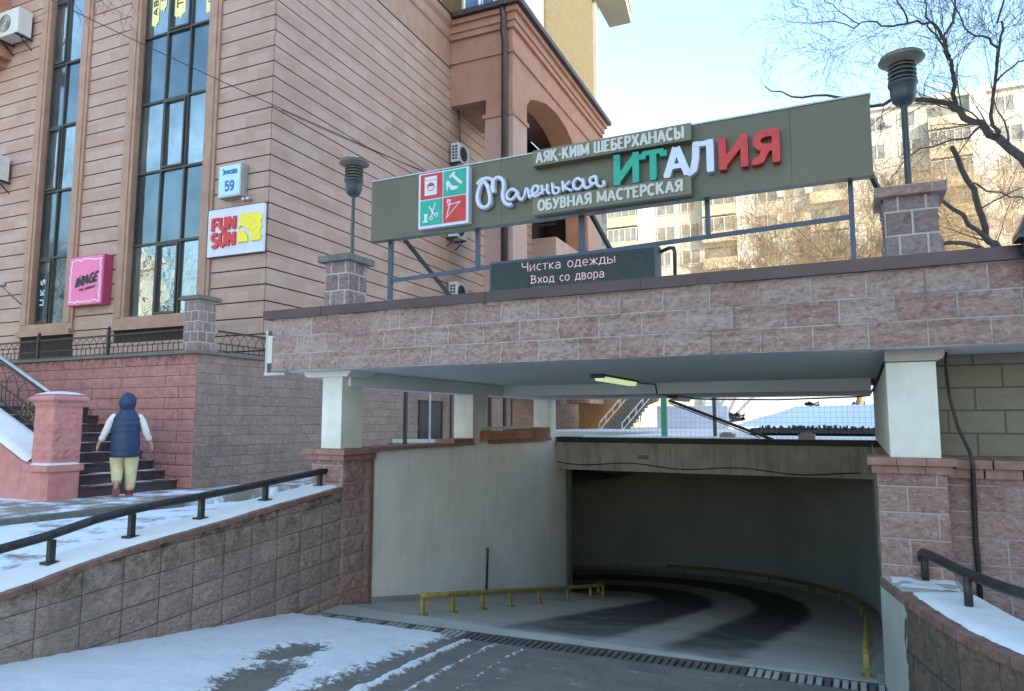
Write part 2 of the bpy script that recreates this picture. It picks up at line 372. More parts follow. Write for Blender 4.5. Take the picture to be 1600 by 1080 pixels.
def rock(mb, O, U, N, W, z0, z1, cw, ch, off=.5, amp=.014, seed=0, res=.024, top=None, bot=None, shear=0.0, mossf=None, ragged=0.0):
    """wall face of split blocks: O start, U run direction, N outward; relief bulges inside each block and dips at the joints"""
    U = Vector(U).normalized(); N = Vector(N).normalized(); O = Vector(O)
    nu = max(2, int(W / res)); nv = max(2, int((z1 - z0) / res))
    def uvat(u, z): return (u, z - shear * u)
    def P(a, b):
        u = a * W; z = z0 + b * (z1 - z0)
        if top: z = min(z, top(u))
        if bot: z = max(z, bot(u))
        x, y = uvat(u, z)
        row = floor(y / ch); o = cw * off if row % 2 == 0 else 0
        fx = ((x + o) / cw) % 1 * cw; fy = (y / ch) % 1 * ch; bn = floor((x + o) / cw)
        e = min(fx, cw - fx, fy, ch - fy); k = max(0, min(1, (e - .004) / .03)); k = k * k * (3 - 2 * k)
        p = O + U * u
        q = Vector((p.x * 9 + seed, p.y * 9, z * 9)); n1 = noise.noise(q); n2 = noise.noise(q * 3.1); n3 = noise.noise(q * 6.3)
        tilt = (noise.cell(Vector((bn * 1.7 + seed, row * 2.3, 0))) - .5) * .5
        d = amp * k * (.8 + .6 * n1 + .75 * n2 + .55 * n3 + tilt)
        if a < 1e-6 or a > 1 - 1e-6: d = 0
        d = max(0.0, d); r = p + N * d
        return (r.x, r.y, z)
    def uvf(a, b):
        u = a * W; z = z0 + b * (z1 - z0)
        if top: z = min(z, top(u))
        if bot: z = max(z, bot(u))
        x, y = uvat(u, z); return (x + cw * 20, y + ch * 20)
    at = None
    if mossf: at = lambda a, b: mossf(a * W, max(min(z0 + b * (z1 - z0), top(a * W) if top else 9), -9))
    mb.grid(P, nu, nv, uvf, True, at)

# ------------------------------------------------------------------ stroke lettering
def arc(cx, cy, rx, ry, a0, a1, n=10):
    return [(cx + rx * cos(radians(a0 + (a1 - a0) * i / n)), cy + ry * sin(radians(a0 + (a1 - a0) * i / n))) for i in range(n + 1)]
# glyph: (width, [strokes], [serif points]) on a box of height 1
G = {
 'И': (.78, [[(.14, 0), (.14, 1)], [(.64, 0), (.64, 1)], [(.14, .1), (.64, .9)]], [(.14, 0), (.14, 1), (.64, 0), (.64, 1)]),
 'Т': (.74, [[(.37, 0), (.37, .95)], [(.04, .94), (.70, .94)], [(.05, .94), (.05, .74)], [(.69, .94), (.69, .74)]], [(.37, 0)]),
 'А': (.84, [[(.12, 0), (.40, .97)], [(.42, .97), (.72, 0)], [(.22, .32), (.6, .32)]], [(.12, 0), (.72, 0)]),
 'Л': (.86, [[(.04, .1), (.14, .03), (.24, .12), (.30, .5), (.31, .95)], [(.31, .95), (.68, .95)], [(.68, 0), (.68, .95)]], [(.68, 0), (.68, 1), (.31, 1)]),
 'Я': (.78, [[(.62, 0), (.62, 1)], [(.62, .95), (.38, .95)] + arc(.38, .71, .24, .24, 90, 270, 8) + [(.62, .47)], [(.40, .47), (.24, .1), (.08, .06)]], [(.62, 0), (.62, 1), (.10, 0)]),
 'К': (.80, [[(.14, 0), (.14, 1)], [(.18, .48), (.60, 1)], [(.30, .56), (.66, 0)]], [(.14, 0), (.14, 1), (.60, 1), (.66, 0)]),
 'І': (.34, [[(.17, 0), (.17, 1)]], [(.17, 0), (.17, 1)]),
 'М': (.98, [[(.14, 0), (.14, 1)], [(.84, 0), (.84, 1)], [(.14, .95), (.49, .12)], [(.49, .12), (.84, .95)]], [(.14, 0), (.14, 1), (.84, 0), (.84, 1)]),
 'Ш': (1.06, [[(.14, 0), (.14, 1)], [(.53, 0), (.53, 1)], [(.92, 0), (.92, 1)], [(.14, .05), (.92, .05)]], [(.14, 1), (.53, 1), (.92, 1)]),
 'Е': (.66, [[(.14, 0), (.14, 1)], [(.04, .95), (.56, .95)], [(.14, .5), (.46, .5)], [(.04, .05), (.58, .05)]], []),
 'Б': (.70, [[(.14, 0), (.14, 1)], [(.04, .95), (.56, .95)], [(.14, .55), (.36, .55)] + arc(.36, .30, .22, .25, 90, -90, 8) + [(.04, .05)]], []),
 'Р': (.68, [[(.14, 0), (.14, 1)], [(.04, .95), (.34, .95)] + arc(.34, .70, .24, .25, 90, -90, 8) + [(.14, .45)]], [(.14, 0)]),
 'Х': (.80, [[(.12, 0), (.66, 1)], [(.14, 1), (.68, 0)]], [(.12, 0), (.14, 1), (.66, 1), (.68, 0)]),
 'Н': (.84, [[(.14, 0), (.14, 1)], [(.70, 0), (.70, 1)], [(.14, .5), (.70, .5)]], [(.14, 0), (.14, 1), (.70, 0), (.70, 1)]),
 'С': (.74, [arc(.40, .5, .30, .46, 50, 310, 14)], []),
 'О': (.80, [arc(.40, .5, .30, .46, 0, 360, 18)], []),
 'Ы': (.98, [[(.14, 0), (.14, 1)], [(.14, .55), (.32, .55)] + arc(.34, .30, .20, .25, 90, -90, 8) + [(.14, .05)], [(.82, 0), (.82, 1)]], [(.14, 1), (.82, 1), (.82, 0)]),
 'У': (.74, [[(.12, 1), (.38, .42)], [(.64, 1), (.34, .16), (.22, .05), (.1, .08)]], [(.12, 1), (.64, 1)]),
 'В': (.70, [[(.14, 0), (.14, 1)], [(.04, .95), (.32, .95)] + arc(.32, .74, .19, .21, 90, -90, 6) + [(.14, .53)], [(.14, .53), (.34, .53)] + arc(.34, .29, .22, .24, 90, -90, 6) + [(.04, .05)]], []),
 '-': (.40, [[(.06, .42), (.34, .42)]], []),
 'Ч': (.66, [[(.1, 1), (.1, .62), (.18, .5), (.54, .5)], [(.56, 1), (.56, 0)]], []),
 'и': (.56, [[(.1, .7), (.1, 0), (.46, .7), (.46, 0)]], []), 'с': (.50, [arc(.3, .35, .2, .34, 50, 310, 8)], []),
 'т': (.50, [[(.04, .68), (.46, .68)], [(.25, .68), (.25, 0)]], []), 'к': (.50, [[(.1, 0), (.1, .7)], [(.42, .7), (.12, .34), (.44, 0)]], []),
 'а': (.54, [arc(.26, .5, .18, .18, 150, 0, 6) + [(.44, 0)], [(.44, .36), (.2, .38)] + arc(.2, .19, .12, .19, 90, 270, 6) + [(.3, 0), (.44, .14)]], []),
 'о': (.56, [arc(.28, .35, .2, .34, 0, 360, 12)], []),
 'д': (.60, [[(.06, -.14), (.06, .03), (.54, .03), (.54, -.14)], [(.12, .05), (.22, .68), (.46, .68), (.46, .05)]], []),
 'е': (.54, [[(.08, .36), (.46, .36)] + arc(.27, .36, .19, .33, 0, 310, 10)], []),
 'ж': (.72, [[(.36, 0), (.36, .7)], [(.06, .7), (.34, .35), (.06, 0)], [(.66, .7), (.38, .35), (.66, 0)]], []),
 'ы': (.70, [[(.1, .7), (.1, 0), (.3, 0)] + arc(.3, .2, .14, .2, -90, 90, 6) + [(.1, .4)], [(.6, .7), (.6, 0)]], []),
 'х': (.52, [[(.06, .7), (.46, 0)], [(.46, .7), (.06, 0)]], []),
 'в': (.52, [[(.1, 0), (.1, .7), (.28, .7)] + arc(.28, .53, .12, .17, 90, -90, 5) + [(.1, .36)], [(.28, .36)] + arc(.3, .18, .14, .18, 90, -90, 5) + [(.1, 0)]], []),
 'р': (.54, [[(.1, -.25), (.1, .7)], [(.1, .7)] + arc(.26, .36, .19, .34, 110, -110, 9)], []),
 'З': (.56, [arc(.24, .74, .2, .24, 130, -80, 8), arc(.24, .26, .24, .26, 80, -130, 8)], []),
 'н': (.54, [[(.1, 0), (.1, .7)], [(.44, 0), (.44, .7)], [(.1, .36), (.44, .36)]], []),
 '5': (.58, [[(.48, .96), (.16, .96), (.12, .56)] + arc(.27, .32, .21, .3, 110, -150, 10)], []),
 '9': (.58, [arc(.29, .68, .2, .27, 0, 360, 12), [(.49, .68), (.46, .3), (.3, .04), (.12, .08)]], []),
 'F': (.56, [[(.1, 0), (.1, 1)], [(.1, .93), (.5, .93)], [(.1, .5), (.42, .5)]], []),
 'U': (.62, [[(.1, 1), (.1, .25), (.3, .05), (.5, .25), (.5, 1)]], []),
 'N': (.66, [[(.1, 0), (.1, 1)], [(.1, .95), (.54, .05)], [(.54, 0), (.54, 1)]], []),
 'S': (.58, [arc(.3, .73, .2, .24, 40, 250, 8) + arc(.28, .26, .22, .25, 70, -140, 8)], []),
 '&': (.62, [arc(.28, .76, .14, .2, -60, 240, 8) + [(.54, .04)], [(.2, .55)] + arc(.26, .24, .18, .22, 130, 330, 6) + [(.54, .42)]], []),
 'I': (.3, [[(.15, 0), (.15, 1)]], []), 'A': (.66, [[(.06, 0), (.32, 1)], [(.32, 1), (.58, 0)], [(.16, .34), (.48, .34)]], []),
 'M': (.76, [[(.1, 0), (.1, 1), (.36, .2), (.64, 1), (.64, 0)]], []), 'G': (.66, [arc(.34, .5, .26, .46, 50, 350, 10) + [(.58, .44), (.4, .44)]], []),
 'E': (.56, [[(.5, .95), (.1, .95), (.1, .05), (.5, .05)], [(.1, .5), (.4, .5)]], []),
 'T': (.6, [[(.3, 0), (.3, .95)], [(.05, .95), (.55, .95)]], []), 'H': (.6, [[(.1, 0), (.1, 1)], [(.5, 0), (.5, 1)], [(.1, .5), (.5, .5)]], []),
 '_': (.5, [[(.0, -.02), (.5, -.02)]], []), 'C': (.6, [arc(.34, .5, .25, .46, 50, 310, 10)], []), 'Y': (.6, [[(.05, 1), (.3, .5), (.3, 0)], [(.55, 1), (.3, .5)]], []),
 ' ': (.42, [], []), "K": (.6, [[(.1, 0), (.1, 1)], [(.5, 1), (.12, .5), (.52, 0)]], []),
}
G['Қ'] = (.84, G['К'][1] + [[(.70, .05), (.72, -.16)]], G['К'][2])
def ribbon(mb, pts, w, conv, d):
    """flat-fronted stroke: pts 2D, w full width, conv(a,b,depth)->3D, depth 0..d"""
    P = [Vector(p) for p in pts]; L = []; R = []
    closed = (P[0] - P[-1]).length < 1e-5 and len(P) > 3
    for i, p in enumerate(P):
        a = P[i - 1] if i > 0 else (P[-2] if closed else P[i]); b = P[i + 1] if i < len(P) - 1 else (P[1] if closed else P[i])
        d1 = (p - a); d2 = (b - p)
        d1 = d1.normalized() if d1.length > 1e-7 else d2.normalized(); d2 = d2.normalized() if d2.length > 1e-7 else d1
        t = d1 + d2
        if t.length < .3: t = d2
        t.normalize(); n = Vector((-t.y, t.x)); k = 1 / max(.5, n.dot(Vector((-d1.y, d1.x))))
        L.append(p + n * w / 2 * k); R.append(p - n * w / 2 * k)
    for i in range(len(P) - 1):
        q = [R[i], R[i + 1], L[i + 1], L[i]]
        mb.face([conv(x.x, x.y, d) for x in q]); mb.face([conv(x.x, x.y, 0) for x in q][::-1])
        mb.face([conv(L[i].x, L[i].y, d), conv(L[i + 1].x, L[i + 1].y, d), conv(L[i + 1].x, L[i + 1].y, 0), conv(L[i].x, L[i].y, 0)])
        mb.face([conv(R[i + 1].x, R[i + 1].y, d), conv(R[i].x, R[i].y, d), conv(R[i].x, R[i].y, 0), conv(R[i + 1].x, R[i + 1].y, 0)])
    if not closed:
        for A, Bq in ((L[0], R[0]), (R[-1], L[-1])):
            mb.face([conv(A.x, A.y, d), conv(A.x, A.y, 0), conv(Bq.x, Bq.y, 0), conv(Bq.x, Bq.y, d)])
def letters(mb, text, x0, x1, z0, h, w, d, y, serif=0.0, slant=0.0, rise=0.0, out=-1):
    """writes text between x0 and x1 on the plane Y=y, standing d proud towards -Y"""
    tot = sum(G[c][0] for c in text); sx = (x1 - x0) / tot; x = x0; k = 0
    for c in text:
        gw, st, se = G[c]
        for s_ in st + [[(px - serif, pz + (.035 if pz < .5 else -.035)), (px + serif, pz + (.035 if pz < .5 else -.035))] for px, pz in se if serif]:
            k += 1; dd = d + (k % 7) * .0006; xx = x; horiz = len(s_) == 2 and abs(s_[0][1] - s_[1][1]) < .02
            conv = lambda a, b, q, dd=dd: (a, y + out * (q if q == 0 else dd), b)
            pts = [(xx + a * sx + slant * b * h, z0 + b * h + rise * (xx + a * sx - x0)) for a, b in s_]
            ribbon(mb, pts, w * (.72 if horiz else 1), conv, dd)
        x += gw * sx
    return mb

# ================================================================== SETTING
def drv_z(Y):                               # driveway falls gently towards the drain
    return -.10 + .112 * max(0, 6.2 - max(Y, -.5)) if Y < 6.2 else -.10
XL, XR = -5.19, .15                          # ramp side walls
mb = MB(); ys = [-14, -6, -1, 0, 1, 2, 3, 4, 5, 5.78]
mb.grid(lambda a, b: ((-5.25 + a * 19), -14 + b * 19.61, drv_z(-14 + b * 19.61)), 24, 60)
struct('driveway', mb, 'asphalt')
def yg(x): return 5.795 + .058 * (x - XL)            # the drain runs a little askew
GW = .235
mb = MB(); mb.box(XL, XR + .5, 5.6, 6.38, -.45, -.40); struct('drain_floor', mb, 'tar')
mb = MB(); mb.prism([(XL - .06, 5.60), (XR + .6, 5.60), (XR + .6, yg(XR + .6)), (XL - .06, yg(XL))], -.4, -.0985, 'xy'); struct('driveway_edge', mb, 'asphalt')
mb = MB(); mb.prism([(XL, yg(XL) + GW), (XR + .5, yg(XR + .5) + GW), (XR + .5, 6.37), (XL, 6.37)], -.4, -.099, 'xy'); struct('ramp_apron', mb, 'ramp_concrete')
# ramp: straight to Y=CY, then a helix round (CX,CY)
CYc, CXc, RO, RI = 12.6, -9.35, 9.5, 4.16
def floor_z(s): return -.10 - .183 * min(s, 6.25) - .115 * max(0, s - 6.25)
def rampP(s, d, z=None):                     # s metres along the outer wall from the drain, d inward from the outer wall
    if s <= 6.25: p = (XR - d, 6.35 + s)
    else:
        t = (s - 6.25) / RO; p = (CXc + (RO - d) * cos(t), CYc + (RO - d) * sin(t))
    return (p[0], p[1], floor_z(s) if z is None else z)
SM = 6.25 + RO * pi * .72
mb = MB()
def tyre(a, b):
    s = b * SM; d = a * 5.36
    pinch = max(0, min(1, (s - 1) / 9))
    t1 = (.66 - abs(d - (2.95 + .25 * pinch))) / .22; t2 = (.50 + .12 * pinch - abs(d - (1.52 - .1 * pinch))) / .22
    return max(0, min(1, max(t1, t2))) * (.72 + .28 * min(1, s / 3)) * min(1, .3 + max(0, s + .1) * 1.2)
mb.grid(lambda a, b: rampP(b * SM, a * 5.36), 90, 420, None, True, tyre)
struct('ramp_floor', mb, 'ramp_concrete', attr='tyre')
# raised walkways, yard above the tunnel, far ground
mb = MB(); mb.grid(lambda a, b: (-5.62 - a * 5.0, -14 + b * 58, .50 + .05 * sin(a * 5 + b * 30)), 10, 60); struct('service_lane', mb, 'lane_snow')
mb = MB(); mb.box(-40, -10.12, -14, 9.45, .40, .62); mb.box(-11.9, -10.12, 9.45, 14, .40, .62); struct('walkway', mb, 'walk_frost')
mb = MB(); mb.box(-10.12, -10.0, -14, 8.3, .40, .615); struct('kerb', mb, 'stone_grey')
mb = MB(); mb.box(-5.19, 40, 12.95, 60, 1.40, 1.56); mb.box(-10.6, -5.19, 23, 60, 1.40, 1.558); struct('courtyard', mb, 'snow')
mb = MB()
for x0, x1, y0, y1 in ((-400, 400, 60, 500), (-400, 400, -400, -14), (-400, -40, -14, 60), (40, 400, -14, 60), (14, 40, -14, 12.9), (-40, -11, 14, 60)):
    mb.face([(x0, y0, .38), (x1, y0, .38), (x1, y1, .38), (x0, y1, .38)])
struct('ground', mb, 'ground_far')

# driveway snow: a real thin sheet whose outline follows the unswept corner
def insnow(x, y):
    n = .05 * noise.noise(Vector((x * 2.1, y * 2.1, 3))) + .06 * noise.noise(Vector((x * 7, y * 7, 1))) + .05 * noise.noise(Vector((x * 19, y * 19, 5)))
    e = min(5.74 - y, (x + 5.17) * 1.6 + .02, (-2.45 - x) + (y - 5.7) * -1.02 * -1)      # drain side, wall side, wheel-track side
    edge = (-3.24 - x) - (y - 4) * .09
    e = min(yg(x) - .03 - y + .05 * n, edge, x + 5.3)
    h = ((x + 4.05) / .13) ** 2 + ((y - 4.42) / .24) ** 2                            # trodden hole
    h2 = ((x + 3.70 + (y - 3.75) * .3) / .17) ** 2 + ((y - 3.70) / .38) ** 2
    v = min(e, (sqrt(h) - 1) * .15, (sqrt(h2) - 1) * .17) + n * (.9 if edge > .5 else 1.3)
    for k, wd in ((.20, .050), (.47, .030), (.74, .012)):                                          # ridges of snow between the wheel tracks
        v = max(v, (wd - abs(edge + k + .03 * sin(y * 2)) + .35 * n) * 3.2)
    return v
mb = MB(); res = .021; X0, Y0 = -5.19, 1.6; nx, ny = int(3.6 / res), int(4.14 / res)
hv = {}
for j in range(ny + 1):
    for i in range(nx + 1):
        x, y = X0 + i * res, Y0 + j * res; hv[i, j] = insnow(x, y)
idx = {}; thin = []
def vid(i, j):
    if (i, j) not in idx:
        x, y = X0 + i * res, Y0 + j * res; v = hv[i, j]
        idx[i, j] = len(mb.v); thin.append(v); mb.v.append((x, y, drv_z(y) + max(-.004, min(.028, v * .22)) + .004 * noise.noise(Vector((x * 6, y * 6, 0)))))
    return idx[i, j]
for j in range(ny):
    for i in range(nx):
        if max(hv[i, j], hv[i + 1, j], hv[i, j + 1], hv[i + 1, j + 1]) > 0:
            mb.f.append((vid(i, j), vid(i + 1, j), vid(i + 1, j + 1), vid(i, j + 1))); mb.uv.append([(0, 0)] * 4); mb.sm.append(True)
mb.attr = thin
struct('driveway_snow', mb, 'snow_thin', 'stuff', 'thin sheet of snow on the left of the driveway', 'snow', 'thin')

# drain grate: two frame bars and cross slats, some lighter
t = Thing('drain_grate', 'iron slotted drain grate across the mouth of the ramp', 'drain grate', (-2.5, 6.1, -.1))
def gq(x, y0, y1, w_, z0, z1, mb):
    mb.prism([(x, yg(x) + y0), (x + w_, yg(x + w_) + y0), (x + w_, yg(x + w_) + y1), (x, yg(x) + y1)], z0, z1, 'xy')
mb = MB(); gq(XL, .001, .014, XR - XL, -.14, -.094, mb); gq(XL, GW - .014, GW - .001, XR - XL, -.14, -.0945, mb); t.part('frame', mb, 'grate_iron')
x = XL + .02; k = 0
while x < XR - .05:
    mb = MB(); gq(x, .0145, GW - .0145, .040, -.125, -.097 - .002 * random.random(), mb); t.part('slat', mb, 'grate_iron' if (x > -3.4 and x < -.9) or k % 5 == 3 else 'grate_pale'); x += .062; k += 1
# ================================================================== RAMP RETAINING WALL, LEFT
def ltop(Y):
    P_ = [(-1.5, .12), (2.0, .60), (2.88, .70), (3.61, .835), (4.05, .89), (4.73, .955), (5.35, 1.03), (6.0, 1.09), (6.36, 1.13)]
    for (a, za), (b, zb) in zip(P_, P_[1:]):
        if Y <= b: return za + (zb - za) * (Y - a) / (b - a)
    return 1.13
t = Thing('retaining_wall', 'grey slab block retaining wall with mossy stains and snowy brick coping left of the driveway', 'wall', (-5.4, 3, 0))
mb = MB(); Ya = .2
rock(mb, (XL, Ya, 0), (0, 1, 0), (1, 0, 0), 6.36 - Ya, -.3, 1.2, .325, .20, 0, .012, 3, .024, lambda u: ltop(Ya + u), None, .068,
     lambda u, z: max(0, min(1, 1 - (ltop(Ya + u) - z) / (.36 + .25 * noise.noise(Vector((u * 3, 0, 9)))))) if ltop(Ya + u) - z >= 0 else 0)
t.part('block_face', mb, 'slab_block', attr='moss')
mb = MB(); n = 40
mb.grid(lambda a, b: ((-5.20 if b < .5 else -5.64), Ya + a * (6.36 - Ya), ltop(Ya + a * (6.36 - Ya)) - .02), n, 1)
mb.grid(lambda a, b: (-5.64, Ya + a * (6.36 - Ya), ltop(Ya + a * (6.36 - Ya)) * b), n, 1)
t.part('core', mb, 'concrete')
mb = MB(); y = Ya
while y < 6.34:
    y2 = min(y + .24, 6.35); j = random.uniform(-.004, .004)
    pts = [(y + .004, ltop(y)), (y2 - .004, ltop(y2)), (y2 - .004, ltop(y2) + .04), (y + .004, ltop(y) + .04)]
    A = [(XL + .022 + j, a, b) for a, b in pts]; Bq = [(-5.31, a, b) for a, b in pts]
    mb.face(A); mb.face(Bq[::-1])
    for i in range(4): k = (i + 1) % 4; mb.face([A[k], A[i], Bq[i], Bq[k]])
    y = y2
cop = t.part('coping', mb, 'brick_red')
mb = MB()
def ledge(a, b):
    Y = Ya + a * (6.33 - Ya); x = -5.225 - b * .42; e = min(b, 1 - b) * 12
    edge = .02 * noise.noise(Vector((Y * 4, 2, 0))) + .01 * noise.noise(Vector((Y * 15, 2, 0)))
    return (x + (edge if b < .05 else 0), Y, ltop(Y) + .03 + .035 * min(1, e) + .008 * noise.noise(Vector((x * 5, Y * 3, 0))))
mb.grid(ledge, 180, 14)
t.part('snow_cover', mb, 'snow')
# handrail on it
t = Thing('handrail', 'dark steel pipe handrail on short square posts along the left retaining wall', 'handrail', (-5.42, 3, 1))
xr = -5.42; pl = [(0, 861), (75, 840), (150, 814), (206, 799), (262, 787), (315, 777), (365, 767), (412, 757), (502, 738), (512, 737)]
pts = [onX(u, v, xr) for u, v in pl]; d0 = pts[0] - pts[1]
pts = [pts[0] + d0 * 6, pts[0] + d0 * 3] + pts
mb = MB(); mb.tube(pts, .034, 12); t.part('rail', mb, 'rail_steel')
for u, v in ((80, 876), (206, 832), (315, 803), (415, 777), (500, 753)):
    b = onX(u, v, xr); top = b.z + .14; mb = MB()
    mb.box(xr - .022, xr + .022, b.y - .022, b.y + .022, ltop(b.y) + .02, max(top, ltop(b.y) + .17)); pst = t.part('post', mb, 'rail_steel'); mb = MB(); mb.box(xr - .05, xr + .05, b.y - .05, b.y + .05, ltop(b.y) + .055, ltop(b.y) + .075); t.part('base_plate', mb, 'rail_steel', pst)

# ================================================================== RAMP RETAINING WALL, RIGHT (curved)
F_ = [(.10, 6.32), (.135, 6.15), (.175, 5.96), (.24, 5.64), (.33, 5.32), (.455, 4.92), (.575, 4.66), (.72, 4.40), (.95, 4.08), (1.4, 3.5), (2.3, 2.6), (3.6, 1.5)]
B_ = [(.58, 6.56), (.60, 6.3), (.62, 6.1), (.65, 5.92), (.71, 5.7), (.80, 5.33), (.90, 5.08), (1.02, 4.82), (1.22, 4.5), (1.65, 3.9), (2.5, 2.95), (3.8, 1.85)]
def lerp2(L_, a):
    k = a * (len(L_) - 1); i = min(int(k), len(L_) - 2); f = k - i
    return Vector((L_[i][0] * (1 - f) + L_[i + 1][0] * f, L_[i][1] * (1 - f) + L_[i + 1][1] * f))
ZT = .70
t = Thing('retaining_wall', 'low curved red block wall with snowy top right of the driveway', 'wall', (.6, 4.8, 0))
mb = MB(); acc = [0]
for i in range(len(F_) - 1): acc.append(acc[-1] + sqrt((F_[i + 1][0] - F_[i][0]) ** 2 + (F_[i + 1][1] - F_[i][1]) ** 2))
mb.grid(lambda a, b: (lerp2(F_, a).x - .012 * noise.noise(Vector((a * 90, b * 9, 1))), lerp2(F_, a).y - .012 * noise.noise(Vector((a * 90, b * 9, 4))), -.25 + b * (ZT - .05 + .25)), 160, 40,
        lambda a, b: (acc[-1] * a * .9 + 12.4, -.25 + b * .9 + 3.4))
t.part('block_face', mb, 'dirty_block')
mb = MB(); mb.grid(lambda a, b: (lerp2(B_, a).x, lerp2(B_, a).y, -.25 + b * (ZT + .22)), 60, 1)
mb.grid(lambda a, b: ((lerp2(F_, a) * (1 - b) + lerp2(B_, a) * b).x, (lerp2(F_, a) * (1 - b) + lerp2(B_, a) * b).y, ZT - .045), 60, 2)
t.part('core', mb, 'concrete')
mb = MB(); N_ = 26
for i in range(N_):
    a0 = i / N_ * .9 + .0006; a1 = (i + 1) / N_ * .9 - .0006; j = random.uniform(-.004, .004)
    wdt = lambda a: .24 if a > .2 else .5
    q = []
    for a in (a0, a1):
        f = lerp2(F_, a); b = lerp2(B_, a); dd = (b - f).normalized()
        q.append((f - dd * (.018 + j), f + dd * .12))
    A = [(q[0][0].x, q[0][0].y), (q[1][0].x, q[1][0].y), (q[1][1].x, q[1][1].y), (q[0][1].x, q[0][1].y)]
    mb.prism(A, ZT - .05, ZT + .004 + j * .4, 'xy')
t.part('coping', mb, 'brick_red')
mb = MB(); mb.prism([(.10, 6.33), (.21, 5.86), (.62, 5.98), (.60, 6.55), (.2, 6.5)][::-1], ZT - .03, ZT + .014, 'xy'); t.part('concrete_cap', mb, 'concrete_grey')
mb = MB(); mb.grid(lambda a, b: (.16 + a * .42, 5.98 + b * .50 - a * .02, ZT + .016 + .014 * noise.noise(Vector((a * 4, b * 4, 2)))), 16, 16); t.part('frost_cover', mb, 'snow')
mb = MB()
def rs(a, b):
    k = .22 + a * .78; f = lerp2(F_, k); g = lerp2(B_, k); dd = (g - f).normalized(); p = f + dd * (.075 + .012 * noise.noise(Vector((a * 60, 0, 0)))); q = g + dd * .01; r = p * (1 - b) + q * b
    return (r.x, r.y, ZT + .004 + .03 * min(1, min(b, 1 - b) * 9 + .05, ) * min(1, a * 14 + .1) + .006 * noise.noise(Vector((r.x * 7, r.y * 7, 0))))
mb.grid(rs, 120, 14); t.part('snow_cover', mb, 'snow')
mb = MB(); mb.prism([(.085, 6.33), (.10, 6.22), (.20, 5.80), (.27, 5.60), (.30, 5.74), (.2, 6.3)][::-1], -.2, ZT - .06, 'xy')
t.part('rough_plaster', mb, 'concrete_grey')
t = Thing('handrail', 'dark steel pipe handrail on the curved wall at the right edge', 'handrail', (.6, 5.5, .9))
mb = MB(); mb.tube([(.375, 6.36, .86), (.385, 6.28, .915), (.42, 6.12, .925), (.55, 5.60, .925), (.72, 5.10, .93), (.86, 4.85, .935), (1.2, 4.4, .94), (2.0, 3.4, .95), (3.2, 2.2, .96)], .034, 12)
t.part('rail', mb, 'rail_steel')
for x, y in ((.39, 6.30), (.57, 5.46), (1.2, 4.42)):
    mb = MB(); mb.tube([(x, y, ZT), (x, y, .92)], .026, 10); t.part('post', mb, 'rail_steel')
mb = MB(); mb.grid(lambda a, b: (.6 + a * 3.2, 1.5 + b * 5.1, .32 - .1 * a), 4, 4); struct('verge', mb, 'snow')

# ================================================================== CANOPY
CXL, CXR, YF, YB = -6.08, 3.0, 6.15, 12.6
t = Thing('entrance_canopy', 'wide flat canopy faced in reddish split blocks over the ramp mouth', 'canopy', (-2.5, 6.2, 2.4))
mb = MB(); rock(mb, (CXL, YF, 0), (1, 0, 0), (0, -1, 0), CXR - CXL, 2.46, 3.075, .40, .2, .5, .026, 1, .018); rock(mb, (CXL, YB, 0), (0, -1, 0), (-1, 0, 0), YB - YF, 2.46, 3.075, .40, .2, .5, .015, 2, .05)
for q in mb.uv: q[:] = [(a + .03, b - .06) for a, b in q]
t.part('block_fascia', mb, 'split_block')
mb = MB(); mb.box(CXL + .01, CXR, YF + .01, YB, 2.463, 3.05); t.part('slab', mb, 'ceiling_paint')
mb = MB(); mb.box(CXL - .12, CXR, YF - .055, YF + .28, 3.065, 3.165); mb.box(CXL - .12, CXL + .2, YF + .28, YB, 3.067, 3.163)
for x in (-5.36, -3.29, -1.72, .08, 1.6):
    mb.box(x - .02, x + .02, YF - .060, YF - .05, 3.063, 3.166)
c = t.part('metal_coping', mb, 'flashing')
mb = MB(); mb.grid(lambda a, b: (CXL - .1 + a * 9.1, YF - .03 + b * .3, 3.168 + .016 * min(1, min(b, 1 - b) * 8) * (.6 + .6 * noise.noise(Vector((a * 30, b, 0))))), 160, 6)
t.part('snow_cover', mb, 'snow')
mb = MB(); mb.box(CXL, CXR, YF + .28, YB, 3.05, 3.08); t.part('roof_snow', mb, 'snow')
mb = MB(); mb.box(XL - .35, XR, 10.4, YB - .004, 2.30, 2.462, 't'); t.part('rear_beam', mb, 'ceiling_paint')
mb = MB(); mb.box(-5.56, -5.22, YF + .35, 10.4, 2.29, 2.461, 't'); t.part('side_beam', mb, 'ceiling_paint')
mb = MB(); mb.prism([(-5.82, 2.461), (-5.74, 2.395), (-5.16, 2.395), (-5.10, 2.461)], 6.36, 6.8); t.part('capital', mb, 'plaster_white')
mb = MB(); mb.box(-5.54, -5.26, 6.40, 6.78, 1.585, 2.394); t.part('column', mb, 'plaster_white')
mb = MB(); mb.box(-5.52, -5.195, 9.33, 9.80, 1.3, 2.30); t.part('column', mb, 'plaster_white')
mb = MB(); mb.box(-5.50, -5.195, 12.22, 12.56, 1.3, 2.30); t.part('column', mb, 'plaster_white')
mb = MB(); mb.box(.205, .55, 6.40, YB - .02, 1.62, 2.365); t.part('column', mb, 'plaster_white')
mb = MB(); mb.prism([(.20, 2.372), (.555, 2.372), (.60, 2.39), (.62, 2.461), (.20, 2.461)], 6.37, 6.9); mb.box(.21, .54, 6.9, YB - .03, 2.372, 2.461); t.part('capital', mb, 'concrete_grey')
